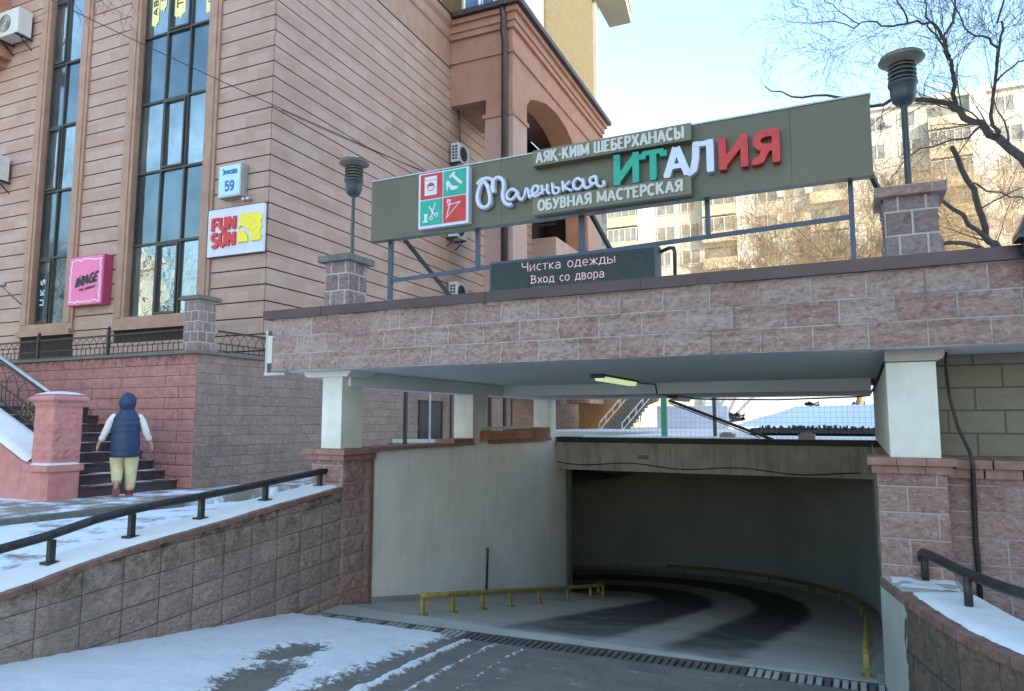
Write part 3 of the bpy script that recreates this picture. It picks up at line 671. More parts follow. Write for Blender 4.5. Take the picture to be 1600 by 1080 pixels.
# strip coloured white for a sunlit sliver, and rusty bracket, at the left end
t = Thing('sunlit_strip', 'narrow strip coloured white as a sunlit sliver with a rusty bracket at the left end of the canopy', 'metal strip', (-6.2, 6.2, 2.6))
mb = MB(); mb.box(-6.17, -6.10, 6.16, 6.6, 2.56, 2.88); t.part('strip', mb, 'plastic_cream')
mb = MB(); mb.box(-6.24, -5.92, 6.18, 6.26, 2.42, 2.452); mb.box(-6.235, -6.20, 6.19, 6.24, 2.452, 2.95); t.part('bracket', mb, 'galv')

def brick_pier(x0, x1, y0, y1, zt, label, capw=.07, seed=0):
    t = Thing('brick_pier', label, 'brick pier', ((x0 + x1) / 2, (y0 + y1) / 2, -.1), group=None)
    mb = MB(); rock(mb, (x0, y0, 0), (1, 0, 0), (0, -1, 0), x1 - x0, -.2, zt - .12, .28, .2, .5, .022, seed, .018)
    rock(mb, (x1, y0, 0), (0, 1, 0), (1, 0, 0), y1 - y0, -.4, zt - .12, .40, .2, 0, .018, seed + 1, .022)
    rock(mb, (x0, y1, 0), (0, -1, 0), (-1, 0, 0), y1 - y0, -.4, zt - .12, .40, .2, 0, .012, seed + 2, .03)
    mb.box(x0 + .003, x1 - .003, y0 + .003, y1 - .003, -.4, zt - .12)
    t.part('block_shaft', mb, 'pier_block')
    mb = MB()
    for k, (g, za, zb) in enumerate(((capw - .03, zt - .12, zt - .062), (capw, zt - .058, zt))):
        n = 3
        for i in range(n):
            a = x0 - g + (x1 - x0 + 2 * g) * i / n; b = x0 - g + (x1 - x0 + 2 * g) * (i + 1) / n
            mb.box(a + .002, b - .002, y0 - g, y1 + g * .3, za, zb)
    t.part('brick_cap', mb, 'brick_cap'); return t
brick_pier(-5.63, -5.19, 6.36, 6.88, 1.58, 'reddish split block pier with a brick cap at the left side of the ramp mouth', .09, 11)
mb = MB(); mb.box(-5.20, -5.165, 6.83, 6.90, -.3, 1.46); solo('brick_trim', 'narrow upright red brick trim between the left pier and the white wall', 'brick trim', mb, 'brick_red', (-5.19, 6.86, 0))
brick_pier(.105, .575, 6.35, 6.80, 1.62, 'reddish split block pier with a brick cap at the right side of the ramp mouth', .07, 21)

# right hand screen wall: red split blocks below, cement blocks above
t = Thing('block_wall', 'wall of cement blocks over red split blocks at the right edge', 'wall', (1.8, 6.7, 0))
mb = MB(); rock(mb, (.575, 6.66, 0), (1, 0, 0), (0, -1, 0), 2.6, -.2, 1.46, .40, .19, .5, .02, 31, .022); t.part('split_block_base', mb, 'pier_block')
mb = MB(); rock(mb, (.55, 7.02, 0), (1, 0, 0), (0, -1, 0), 2.6, 1.57, 2.462, .40, .19, .5, .007, 33, .03)
for q in mb.uv: q[:] = [(a + .08, b + .10) for a, b in q]
t.part('cement_blocks', mb, 'cement_block')
mb = MB(); x = .60
while x < 3.1:
    mb.box(x + .003, x + .24, 6.59, 6.8, 1.46, 1.53); mb.box(x + .06, x + .297, 6.56, 7.0, 1.534, 1.60); x += .25
t.part('brick_course', mb, 'brick_cap')
mb = MB(); mb.box(.56, 3.1, 7.04, 7.2, -.2, 2.46); t.part('core', mb, 'groove_dark')
mb = MB(); mb.tube([(.635, 6.50, 2.44), (.64, 6.66, 2.36), (.655, 6.68, 2.1), (.70, 6.68, 1.85), (.76, 6.60, 1.66), (.765, 6.52, 1.58), (.77, 6.60, 1.45), (.765, 6.63, 1.0), (.77, 6.62, .55)], [.009, .010, .012, .012, .012, .013, .018, .019, .019], 8)
solo('cable', 'thick dark cable hanging down the block wall beside the right pier', 'cable', mb, 'gutter_brown', (.7, 6.6, 1))

# ================================================================== RAMP SIDE WALLS AND TUNNEL
t = Thing('ramp_wall', 'white plastered side wall of the ramp behind the yellow rail', 'wall', (XL, 10, 0))
mb = MB()
mb.prism([(6.84, -.5), (13.04, -1.9), (13.04, 1.54), (6.84, 1.54)][::-1], XL, XL - .3, 'yz'); t.part('plaster', mb, 'plaster_wall')
mb = MB(); mb.prism([(6.90, -.42), (12.9, -1.42), (12.9, -1.22), (6.90, -.13)][::-1], XL + .012, XL + .003, 'yz'); t.part('skirting', mb, 'concrete_grey')
mb = MB(); mb.box(XL - .32, XL + .05, 6.92, 9.30, 1.54, 1.585); mb.box(XL - .3, XL + .02, 8.75, 9.32, 1.585, 1.64); t.part('coping', mb, 'brick_cap')
mb = MB(); mb.box(XL - .32, XL + .06, 9.86, 12.2, 1.54, 1.60); mb.box(XL - .3, XL + .03, 10.9, 12.2, 1.60, 1.78); t.part('coping', mb, 'brick_cap')
mb = MB(); mb.tube([onX(763, 856, XL + .02), onX(763, 870, XL + .02), onX(761, 925, XL + .02)], [.02, .018, .016], 8); t.part('conduit', mb, 'metal_dark')
t = Thing('planter_box', 'orange slatted wooden planter box topped with snow on the ramp wall', 'planter', (XL, 10.4, 1.6))
mb = MB()
for i in range(22):
    y = 9.56 + i * .079; mb.box(XL + .055, XL + .085, y, y + .070, 1.602 + .004 * (i % 3), 1.745)
for i in range(4): mb.box(XL - .25 + i * .075, XL - .18 + i * .075, 9.55, 9.575, 1.602, 1.745)
t.part('slats', mb, 'wood_orange')
mb = MB(); mb.grid(lambda a, b: (XL + .09 - a * .36, 9.54 + b * 1.78, 1.75 + .05 * min(1, min(a, 1 - a, b, 1 - b) * 10 + .3)), 8, 30); t.part('snow_cover', mb, 'snow')
t = Thing('tunnel', 'dark curved concrete garage tunnel at the bottom of the ramp', 'tunnel', (-4, 13, -1))
mb = MB()
mb.grid(lambda a, b: rampP(.35 + a * (SM - .4), 0, floor_z(.35 + a * (SM - .4)) - .05 + b * (1.60 - floor_z(.35 + a * (SM - .4)))), 120, 1)
mb.grid(lambda a, b: rampP(6.7 + a * (SM - 6.8), RO - RI, -6 + b * 7.4), 90, 1)
t.part('wall', mb, 'tunnel_wall')
mb = MB(); mb.grid(lambda a, b: rampP(6.25 + a * (SM - 6.2), b * 5.6 - .05, 1.30), 90, 1); t.part('ceiling', mb, 'tunnel_wall')
mb = MB(); mb.box(-20, -9, 18, 24, -6, -5.9); e_ = rampP(SM - .05, 0); f_ = rampP(SM - .05, 5.36)
mb.face([(e_[0], e_[1], -6), (f_[0], f_[1], -6), (f_[0], f_[1], 1.4), (e_[0], e_[1], 1.4)]); t.part('end_wall', mb, 'tunnel_wall')
mb = MB(); mb.grid(lambda a, b: rampP(.05 + a * (SM - .1), -.3 + .42 * b, floor_z(.05 + a * (SM - .1)) + .13 * min(1, a * 30)), 160, 1); mb.grid(lambda a, b: rampP(.05 + a * (SM - .1), .12, floor_z(.05 + a * (SM - .1)) + .13 * b * min(1, a * 30) - .01 * (1 - b)), 160, 1)
t.part('wheel_kerb', mb, 'concrete')
t = Thing('lintel_beam', 'stained concrete lintel beam with black tar strip over the tunnel mouth', 'concrete beam', (-2.5, 12.7, 1.3))
mb = MB(); mb.box(XL, XR + .3, 12.58, 12.95, .995, 1.56); t.part('beam', mb, 'concrete')
mb = MB(); mb.box(XL + .004, XR + .28, 12.53, 12.93, 1.563, 1.60); mb.box(XL + .01, XR + .27, 12.555, 12.575, 1.50, 1.562); t.part('tar_strip', mb, 'tar')
mb = MB(); mb.tube([(XL + .02 + i * .27, 12.56, 1.13 - .035 * sin(i * .9) - .004 * i) for i in range(20)], .011, 6); t.part('cable', mb, 'wire')
mb = MB(); mb.box(-3.62, -3.42, 12.572, 12.6, 1.22, 1.29); t.part('notch', mb, 'brick_red')
mb = MB(); mb.grid(lambda a, b: (XL + .5 + a * 3.1, 12.62 + b * .5, 1.60 + .028 * min(1, min(b, 1 - b) * 6) * (1 - .6 * a)), 40, 5); t.part('snow_cover', mb, 'snow')

def guard(name, label, pts, posts, hz=.20, w=.052):
    t = Thing(name, label, 'guard rail', pts[0])
    mb = MB(); mb.tube(pts, w * .55, 8); t.part('rail', mb, 'paint_yellow')
    for p in posts:
        mb = MB(); mb.box(p[0] - .020, p[0] + .020, p[1] - .020, p[1] + .020, p[2] - .01, p[2] + hz - .02); pst = t.part('post', mb, 'paint_yellow'); mb = MB(); mb.box(p[0] - .045, p[0] + .045, p[1] - .045, p[1] + .045, p[2] - .01, p[2] + .012); t.part('base_plate', mb, 'paint_yellow', pst)
ss = [.17, .79, 1.5, 2.27, 3.2, 4.3, 5.35, 6.0, 6.7]
pp = [rampP(s, XR + (4.22 if s < 6.2 else 4.5) + 0) for s in ss]
pp = [(-4.22 if s < 6.2 else (-4.34 if s < 6.5 else -4.55), 6.35 + s, floor_z(s)) for s in ss]
guard('guard_rail', 'low yellow guard rail on short posts along the white wall', [(p[0], p[1], p[2] + .20) for p in pp], pp)
ss = [.28, 1.6, 3.0, 4.5, 6.0, 7.6, 9.3, 11, 12.8, 14.6, 16.5]
pp = [rampP(s, .19) for s in ss]; dense = [rampP(.28 + i * .5, .19) for i in range(34)]
guard('guard_rail', 'low yellow guard rail curving along the dark right wall of the tunnel', [(p[0], p[1], p[2] + (.20 if k else .06)) for k, p in enumerate(dense)], pp)

# ceiling lamps
def tube_lamp(y0, x, z, L, label, lit):
    t = Thing('ceiling_lamp', label, 'lamp', (x, y0, z))
    mb = MB(); mb.box(x - .075, x + .075, y0, y0 + L, z - .022, z); mb.box(x - .085, x + .085, y0 - .02, y0 + .05, z - .045, z - .001); t.part('housing', mb, 'ac_dark')
    mb = MB(); mb.prism([(x - .062, z - .024), (x - .045, z - .075), (x + .045, z - .075), (x + .062, z - .024)], y0 + .07, y0 + L - .04); t.part('diffuser', mb, 'tube_glow' if lit else 'plastic_cream')
tube_lamp(8.15, -2.83, 2.46, 1.55, 'long ceiling lamp glowing pale green under the canopy', True)
tube_lamp(11.1, -2.62, 2.298, 1.1, 'unlit long ceiling lamp under the rear beam of the canopy', False)
mb = MB(); mb.tube([(-2.83, 9.7, 2.45), (-2.75, 9.95, 2.43), (-2.7, 10.38, 2.44), (-2.68, 10.39, 2.31), (-2.63, 11.1, 2.285)], .010, 6)
solo('cable', 'thin black cable joining the two lamps under the canopy', 'cable', mb, 'wire', (-2.7, 10, 2.4))
mb = MB(); mb.tube([(-2.6, 12.2, 2.28), (-2.3, 12.45, 2.27), (-1.2, 12.5, 2.25), (0, 12.5, 2.285), (.15, 12.4, 2.3), (.19, 10, 2.34), (.195, 6.5, 2.37)], .014, 6)
solo('cable', 'black cable along the rear beam and the top of the right column', 'cable', mb, 'wire', (-1, 12, 2.3))
mb = MB(); a = onY(1045, 625, 12.75); b = onY(1208, 686, 12.75); mb.bar(a, b, .05, .05); mb.bar(a + Vector((0, -.02, -.045)), b + Vector((-.2, -.02, .03)), .018)
solo('diagonal_brace', 'black diagonal metal bar behind the canopy above the tunnel mouth', 'metal bar', mb, 'metal_black', tuple(b))
# wire mesh behind the canopy
t = Thing('mesh_fence', 'thin wire mesh fence in the gap behind the canopy', 'fence', (-2.5, 12.85, 1.6))
mb = MB(); x = XL
while x < XR + .1: mb.bar((x, 12.86, 1.58), (x, 12.86, 2.6), .003); x += .085
z = 1.62
while z < 2.5: mb.bar((XL, 12.865, z), (XR + .1, 12.865, z), .003); z += .085
t.part('wire_mesh', mb, 'galv_wire')

# ================================================================== POSTS AND LANTERNS ON THE CANOPY
def block_post(x0, x1, y0, z0, z1, capz, label):
    d = x1 - x0
    t = Thing('block_post', label, 'block post', ((x0 + x1) / 2, y0 + d / 2, z0))
    mb = MB()
    for O, U, N in (((x0, y0, 0), (1, 0, 0), (0, -1, 0)), ((x1, y0, 0), (0, 1, 0), (1, 0, 0)), ((x0, y0 + d, 0), (0, -1, 0), (-1, 0, 0))):
        rock(mb, O, U, N, d, z0, z1, .2, .2, .25, .02, x0, .018)
    mb.box(x0 + .004, x1 - .004, y0 + .004, y0 + d, z0, z1); t.part('block_shaft', mb, 'post_block')
    mb = MB(); g = .065; mb.box(x0 - g, x1 + g, y0 - g, y0 + d + g, z1 + .001, capz)
    t.part('cap_slab', mb, 'stone_grey' if x0 < -1 else 'pier_block')
    mb = MB(); mb.grid(lambda a, b: (x0 - g + .01 + a * (d + 2 * g - .02), y0 - g + .01 + b * (d + 2 * g - .02), capz + .02 * min(1, min(a, 1 - a, b, 1 - b) * 8)), 12, 12); t.part('snow_cover', mb, 'snow')
block_post(-5.57, -5.23, 6.42, 3.06, 3.74, 3.815, 'grey split block post on the left end of the canopy')
block_post(.255, .635, 6.45, 3.06, 3.72, 3.80, 'pinkish split block post on the right end of the canopy')
def lantern(x, y, z0, zt, label, pole_r, mA):
    t = Thing('lantern_post', label, 'lamp post', (x, y, z0), group=None)
    zb = zt - .46
    mb = MB(); mb.lathe([(pole_r, 0), (pole_r, zb - z0 - .02), (pole_r * 1.5, zb - z0 + .01)], (x, y, z0), 14); t.part('pole', mb, 'lamp_grey')
    mb = MB(); mb.lathe([(.0, 0), (.05, .0), (.085, .035), (.10, .09), (.102, .17), (.115, .18), (.115, .20), (.02, .20)], (x, y, zb), 26); t.part('bowl', mb, 'lamp_grey')
    mb = MB(); mb.lathe([(.08, .19), (.08, .36)], (x, y, zb), 18); t.part('core', mb, 'ac_dark')
    mb = MB()
    for k in range(4): zz = .215 + k * .037; mb.lathe([(.075, zz + .012), (.108, zz), (.112, zz + .008), (.078, zz + .022)], (x, y, zb), 26)
    t.part('louvres', mb, mA)
    mb = MB(); mb.lathe([(.10, .355), (.135, .375), (.178, .395), (.180, .402), (.16, .43), (.09, .455), (0, .463)], (x, y, zb), 32); t.part('shade', mb, mA if mA == 'lamp_tan' else 'lamp_grey')
    mb = MB(); mb.lathe([(.165, .432), (.10, .462), (0, .472)], (x, y, zb), 24); t.part('snow_cover', mb, 'snow')
lantern(-5.33, 6.60, 3.82, 5.05 - .02, 'grey mushroom lantern on a pole on the left canopy post', .022, 'lamp_tan')
lantern(.455, 6.64, 3.80, 5.02, 'grey mushroom lantern on a pole on the right canopy post', .026, 'lamp_tan')

# ================================================================== OFFICE BUILDING (own axes, B frame)
BX, BY = -11.0, 11.72                    # its near right corner
ROW = .3634; Z0R = 11.37 - 22 * ROW      # lowest groove
t = Thing('office_building', 'tall office building in grooved pinkish granite with a terracotta arched porch', 'building', (BX, BY, 0), 'B')
W2 = (-15.70, -12.62); W1 = (-19.25, -17.17); WZ = 4.05
mb = MB()
mb.box(-27, BX - .03, BY + .50, 26, 2.9, 13.60); mb.box(W2[1], BX - .03, BY + .10, BY + .52, 2.9, 13.58)
mb.box(W1[1], W2[0], BY + .03, BY + .5, 2.9, 14.5); mb.box(W2[0], W2[1], BY + .03, BY + .5, 2.9, WZ); mb.box(W1[0], W1[1], BY + .03, BY + .5, 2.9, WZ)
mb.box(W2[1], BX - .03, BY + .031, BY + .5, 2.9, 14.5); mb.box(-27, W1[0], BY + .03, BY + .5, 2.9, 14.5); mb.box(-27, BX - .03, 26.001, 39, -.2, 11); mb.box(-14, BX - .03, 26.001, 31, 11, 13.68); mb.box(-11.03, -9.9, 29.0, 29.4, 2.9, 13.39)
wall = t.part('wall', mb, 'groove_dark')
mb = MB(); G_ = .03
for k in range(-3, 32):
    za = Z0R + k * ROW + G_; zb = Z0R + (k + 1) * ROW
    if za < 2.9: continue
    if zb <= 13.6:
        mb.box(BX - .03, BX, BY, 23.0, za, zb, 'bl')
        mb.box(BX - .031, BX - .001, 23.0, 27.0, za, zb, 'bl') if zb < 12 else None
    if zb < WZ: mb.box(W2[0], W2[1], BY, BY + .03, za, zb, 'b')
    for a, b in ((W2[1] - .0, BX), (W1[1], W2[0]), (-27, W1[0])):
        mb.box(a, b, BY, BY + .03, za, zb, 'b' if b < BX - .1 else 'br')
t.part('cladding', mb, 'granite_cladding')
# frieze and cornice along the side
mb = MB(); prof = [(0, 13.60), (.02, 13.60), (.02, 14.50), (.07, 14.54), (.10, 14.66), (.10, 14.86), (.20, 15.0), (.24, 15.12), (.24, 15.20), (0, 15.2)]
mb.prism([(BX - .03 + a, b) for a, b in prof], BY - .2, 19.86)
t.part('cornice', mb, 'granite_brown')
mb = MB(); mb.box(BX - .2, BX + .26, BY - .2, 19.75, 15.203, 15.24); mb.box(BX - .05, BX + .002, BY + .03, 19.85, 13.585, 13.602); t.part('flashing', mb, 'gutter_brown')
# windows
def office_window(x0, x1, mulls, casements):
    f = .37
    mb = MB()
    for a, b in ((x0, x0 + f), (x1 - f, x1)):
        mb.box(a, b, BY - .05, BY + .14, WZ + .30, 17); mb.box(a + .10, b - .10, BY - .075, BY - .05, WZ + .30, 17)
    mb.box(x0, x1, BY - .05, BY + .30, WZ + .12, WZ + .30); mb.box(x0 - .02, x1 + .02, BY - .14, BY + .2, WZ - .02, WZ + .12)
    s = t.part('window_surround', mb, 'granite_brown')
    a, b = x0 + f, x1 - f; yb = BY + .10; tr = [WZ + .30, 6.12, 7.92, 9.70, 11.45, 13.3, 15.1, 17]
    xs = [a] + mulls + [b]
    mb = MB()
    for x in xs: mb.box(x - .026, x + .026, yb, yb + .08, WZ + .3, 17)
    for z in tr: mb.box(a, b, yb - .004, yb + .076, z - .026, z + .026)
    for ci, r in casements:
        xa, xb, za, zb = xs[ci] + .04, xs[ci + 1] - .04, tr[r] + .04, tr[r + 1] - .04
        for q in ((xa, xa + .045, za, zb), (xb - .045, xb, za, zb), (xa + .045, xb - .045, za, za + .045), (xa + .045, xb - .045, zb - .045, zb)): mb.box(q[0], q[1], yb - .03, yb + .05, q[2], q[3])
    wn = t.part('window_frame', mb, 'metal_dark')
    for mname, rows in (('glass_sky', (0, 2, 4, 6)), ('glass_spandrel', (1, 3, 5))):
        for r in rows:
            for i in range(len(xs) - 1):
                mb = MB(); tilt = random.uniform(-.012, .012); tz = random.uniform(-.012, .012)
                xa, xb, za, zb = xs[i], xs[i + 1], tr[r], tr[r + 1]
                mb.face([(xa, yb + .045, za), (xb, yb + .045 + tilt, za), (xb, yb + .045 + tilt + tz, zb), (xa, yb + .045 + tz, zb)])
                t.part('pane', mb, mname, wn)
office_window(W2[0], W2[1], [-14.53, -13.75], [(1, 0), (1, 2), (1, 4)])
office_window(W1[0], W1[1], [-18.32], [(0, 0), (0, 2), (0, 4)])
# left bay overhang
mb = MB(); mb.box(-26, -20.75, BY - 1.1, BY + .02, 11.75, 20); mb.box(-26, -20.55, BY - 1.25, BY + .018, 11.95, 12.25); mb.box(-26, -20.55, BY - 1.25, BY + .016, 13.1, 13.35)
t.part('bay', mb, 'stucco_terracotta')
# porch
PX, PY, PE = -8.74, 19.85, 29.6
mb = MB()
arch = [(21.03, 11.7), (21.03, 12.38)] + [(21.35, 12.72), (21.9, 12.93), (22.8, 13.2), (23.8, 13.30), (24.8, 13.18), (25.5, 12.95), (26.1, 12.6), (26.7, 12.0), (27.2, 11.2), (27.5, 10.2), (27.6, 9.0)]
outer = [(PY + .001, 11.7), (21.03, 11.7)]
# right face with the arched opening: strips above the arch, jambs below
def facewall(x0, x1, m):
    mb = MB(); ztop = 13.7
    for (ya, za), (yb_, zb) in zip(arch[1:], arch[2:]):
        for x in (x1, x0):
            q = [(x, ya, za), (x, yb_, zb), (x, yb_, ztop), (x, ya, ztop)]
            mb.face(q if x == x1 else q[::-1])
    mb.box(x0, x1, PY + .001, 21.03, 11.73, ztop)
    mb.box(x0, x1, 27.6, PE, 2.6, ztop)
    return mb
t.part('porch_wall', facewall(PX - .9, PX, 0), 'stucco_terracotta')
mb = MB()
for (ya, za), (yb_, zb) in zip(arch[1:], arch[2:]): mb.face([(PX - .9, ya, za), (PX, ya, za), (PX, yb_, zb), (PX - .9, yb_, zb)])
t.part('arch_soffit', mb, 'stucco_bounce_glow')
mb = MB(); mb.box(-9.69, PX - .9, PY, PY + .9, 11.73, 13.7); mb.box(BX, -9.69, PY, PY + 2.4, 12.25, 13.7); mb.box(-9.69, PX - .002, PY - .001, PY + .9, 11.73, 13.7, 'r')
mb.box(-9.69, PX - .95, PY + .9, PE, 13.4, 13.7); t.part('porch_beam', mb, 'stucco_terracotta')
mb = MB(); mb.box(BX, PX, PY, PE, 13.7, 14.55); mb.box(BX, PX + .06, PY - .06, PE + .06, 13.68, 13.76)
mb.box(BX - .0, PX + .10, PY - .10, PE + .1, 14.50, 14.70); mb.box(BX, PX + .16, PY - .16, PE + .16, 14.70, 14.95); mb.box(BX, PX + .26, PY - .26, PE + .26, 14.95, 15.15)
t.part('porch_entablature', mb, 'stucco_terracotta')
mb = MB()
for s_, r in (((BX - .1, PY - .34, 15.2), (PX + .34, PY - .34, 15.2)), ((PX + .34, PY - .34, 15.2), (PX + .34, PE + .35, 15.2))):
    mb.bar(s_, r, .17, .17)
mb.box(BX, PX + .3, PY - .3, PE + .3, 15.16, 15.24); t.part('gutter', mb, 'gutter_brown')
mb = MB(); mb.tube([(-8.98, PY - .30, 15.12), (-8.98, PY - .20, 14.9), (-8.98, PY - .20, 14.3), (-8.98, PY - .10, 14.05), (-8.98, PY - .10, 2.8)], .105, 12)
t.part('downpipe', mb, 'gutter_brown')
def tiled_pillar(x0, x1, y0, y1, zt):
    mb = MB(); mb.box(x0, x1, y0, y1, 2.6, zt); p = t.part('pillar', mb, 'pillar_tiles')
    mb = MB(); mb.box(x0 - .08, x1 + .05, y0 - .05, y1 + .08, zt, zt + .13); t.part('pillar_cap', mb, 'stucco_terracotta', p)
tiled_pillar(-9.72, PX + .012, PY + .012, 21.0, 11.60)
tiled_pillar(-9.72, PX + .012, 27.62, PE - .03, 11.60)
mb = MB(); mb.box(-9.75, PX - .05, 23.9, 27.5, 2.9, 8.6); t.part('inner_wall', mb, 'granite_cladding')
# upper tower
mb = MB(); mb.box(-26, BX - 1.5, 14.5, 30, 15.0, 40); mb.box(-11.2, -9.25, 24.2, 30.6, 15.1, 40); mb.box(BX - 1.5, -10.95, 21.6, 30, 15, 40); t.part('tower_wall', mb, 'tower_olive')
mb = MB(); mb.box(-11.05, -9.35, 20.7, 24.25, 15.1, 40); mb.box(-9.27, -9.10, 30.3, 30.75, 14.9, 40); t.part('white_bay', mb, 'tower_white')
mb = MB()
for x0, x1 in ((-10.95, -10.3), (-10.25, -9.75)):
    mb.box(x0, x1, 20.64, 20.69, 15.3, 17.6)
wf = t.part('window_frame', mb, 'plastic_white'); mb = MB(); mb.box(-10.86, -10.38, 20.60, 20.639, 15.3, 17.5); mb.box(-10.18, -9.82, 20.60, 20.639, 15.3, 17.5); t.part('pane', mb, 'glass_blue', wf)
mb = MB(); mb.box(-9.33, -9.29, 21.1, 23.2, 15.3, 16.9); t.part('side_window', mb, 'glass_far')
mb = MB(); mb.prism([(-9.2, 30.0), (-8.1, 30.0), (-7.8, 30.5), (-8.1, 33), (-9.2, 33)], 21.6, 22.1, 'xy'); mb.prism([(-8.12, 29.95), (-7.75, 30.45), (-8.05, 33.05), (-8.18, 33.05), (-7.9, 30.5), (-8.22, 30.02)], 22.1, 22.5, 'xy')
t.part('balcony', mb, 'apt_tan')

# ------------------------------------------------------------------ air conditioners
def ac_unit(name, x, y, z, L, Dp, Hh, face, label, frame='B', fan=True):
    """x,y,z = back-left-bottom corner; face 'x': hangs on an X-facing wall, 'y': on the front wall"""
    t = Thing('air_conditioner', label, 'air conditioner', (x, y, z), frame, 'air conditioner units on the granite building')
    mb = MB()
    if face == 'x':
        mb.box(x + .10, x + .10 + Dp, y, y + L, z, z + Hh); cy, cz, fx = y + L * .40, z + Hh / 2, x + .10 + Dp
        t.part('casing', mb, 'ac_white')
        mb = MB()
        for r in (.06, .12, .18, .235): mb.tube([(fx + .012, cy + r * cos(a * pi / 10), cz + r * sin(a * pi / 10)) for a in range(21)], .008, 4, False)
        for a in range(8): mb.bar((fx + .014, cy, cz), (fx + .014, cy + .235 * cos(a * pi / 4), cz + .235 * sin(a * pi / 4)), .012)
        mb.face([(fx + .003, cy + .24 * cos(a * pi / 10), cz + .24 * sin(a * pi / 10)) for a in range(20)]); t.part('fan_grille', mb, 'ac_dark')
        mb = MB()
        for i in range(5):
            for j in range(2): mb.box(x + .14 + j * .11, x + .23 + j * .11, y - .004, y + .002, z + .07 + i * .10, z + .145 + i * .10)
        t.part('side_vents', mb, 'ac_dark')
        for yy in (y + .08, y + L - .1):
            mb = MB(); mb.box(x, x + Dp + .12, yy, yy + .035, z - .045, z - .004); mb.bar((x + .01, yy + .017, z - .3), (x + Dp, yy + .017, z - .03), .025)
            t.part('bracket', mb, 'metal_black')
    else:
        mb.box(x, x + L, y - .10 - Dp, y - .10, z, z + Hh); t.part('casing', mb, 'ac_white')
        cx, cz, fy = x + L * .4, z + Hh / 2, y - .10 - Dp; mb = MB()
        for r in (.07, .13, .19, .24): mb.tube([(cx + r * cos(a * pi / 10), fy - .012, cz + r * sin(a * pi / 10)) for a in range(21)], .008, 4, False)
        t.part('fan_grille', mb, 'ac_dark')
        for xx in (x + .08, x + L - .1):
            mb = MB(); mb.box(xx, xx + .035, y - Dp - .12, y, z - .045, z - .004); mb.bar((xx + .017, y - .01, z - .3), (xx + .017, y - Dp, z - .03), .025)
            t.part('bracket', mb, 'metal_black')
    return t
ac_unit('', BX, 19.75, 10.32, .75, .30, .62, 'x', 'white air conditioner high on the granite side wall just above the shop sign')
ac_unit('', BX, 19.6, 7.78, .75, .30, .60, 'x', 'white air conditioner mostly hidden behind the lower edge of the shop sign')
ac_unit('', BX, 19.7, 5.68, .75, .30, .64, 'x', 'white air conditioner with its fan showing just above the canopy edge')
ac_unit('', -20.55, BY, 12.35, .95, .36, .72, 'y', 'white air conditioner high beside the left bay of the granite facade')
ac_unit('', -20.95, BY, 8.35, .85, .34, .66, 'y', 'white air conditioner at the left edge halfway up the granite facade')
mb = MB(); mb.tube([(BX + .25, 20.1, 10.9), (BX + .2, 20.1, 11.8), (BX + .12, 20.2, 12.24)], .03, 8); solo('pipe', 'thin pipe rising from the upper air conditioner into the porch soffit', 'pipe', mb, 'metal_dark', (BX, 19.8, 11), 'B')
mb = MB(); mb.bar(onY(838, 348, 27, ABZ), onY(866, 345, 27, ABZ), .08); mb.bar(onY(842, 353, 27, ABZ), onY(868, 350, 27, ABZ), .08)
solo('bracket', 'dark empty wall bracket in the distance under the shop sign', 'bracket', mb, 'metal_black', tuple(onY(850, 350, 27, ABZ)), 'B')

# ------------------------------------------------------------------ signs on the facade
def bf(u, v, y=BY - .1): return onY(u, v, y, ABZ)
t = Thing('travel_sign', 'pale lilac sign reading FUN & SUN in red with a yellow sun', 'sign', (-11.8, BY - .1, 6), 'B')
mb = MB(); mb.box(-12.66, -11.03, BY - .10, BY - .03, 5.55, 6.63); t.part('panel', mb, 'panel_lilac')
mb = MB(); mb.box(-12.68, -11.01, BY - .09, BY - .001, 5.53, 5.549); t.part('edge', mb, 'metal_dark'); mb = MB(); mb.box(-12.68, -11.01, BY - .09, BY - .002, 6.631, 6.65); t.part('edge', mb, 'metal_dark')
mb = MB(); letters(mb, 'FUN', -12.53, -11.80, 6.13, .29, .085, .035, BY - .10); letters(mb, 'SUN', -12.53, -11.80, 5.76, .30, .085, .035, BY - .10); letters(mb, '&', -12.24, -12.05, 6.05, .1, .035, .034, BY - .10)
t.part('lettering', mb, 'letter_red')
mb = MB(); cx, cz = -11.72, 5.80
star = [(cx, cz + .32)]
for i in range(7): star += [(cx + .02 + i * .09, cz + .60 + .05 * (i % 2)),]
for i in range(7): star += [(cx + .62 + .05 * (i % 2), cz + .60 - i * .1)]
star += [(cx + .38, cz)] + [(cx + .38 * cos(radians(a)), cz + .38 * sin(radians(a))) for a in range(10, 90, 10)]
mb.prism(star[::-1], BY - .135, BY - .10)
mb.prism([(cx, cz)] + [(cx + .28 * cos(radians(a)), cz + .28 * sin(radians(a))) for a in range(0, 91, 9)], BY - .14, BY - .10)
t.part('sun_emblem', mb, 'letter_yellow')
mb = MB()
for k in range(5): a = radians(12 + k * 17); mb.bar((cx + .42 * cos(a), BY - .137, cz + .42 * sin(a)), (cx + .66 * cos(a), BY - .137, cz + .66 * sin(a)), .012)
t.part('ray_grooves', mb, 'sticker_yellow')
t = Thing('house_number_plate', 'pale blue lightbox plate reading 59 above the lilac sign', 'sign', (-12, BY - .1, 7.2), 'B')
mb = MB(); mb.box(-12.28, -11.62, BY - .22, BY - .01, 6.84, 7.58); t.part('case', mb, 'galv')
mb = MB(); mb.box(-12.25, -11.65, BY - .227, BY - .221, 6.88, 7.55); t.part('face', mb, 'plate_blue')
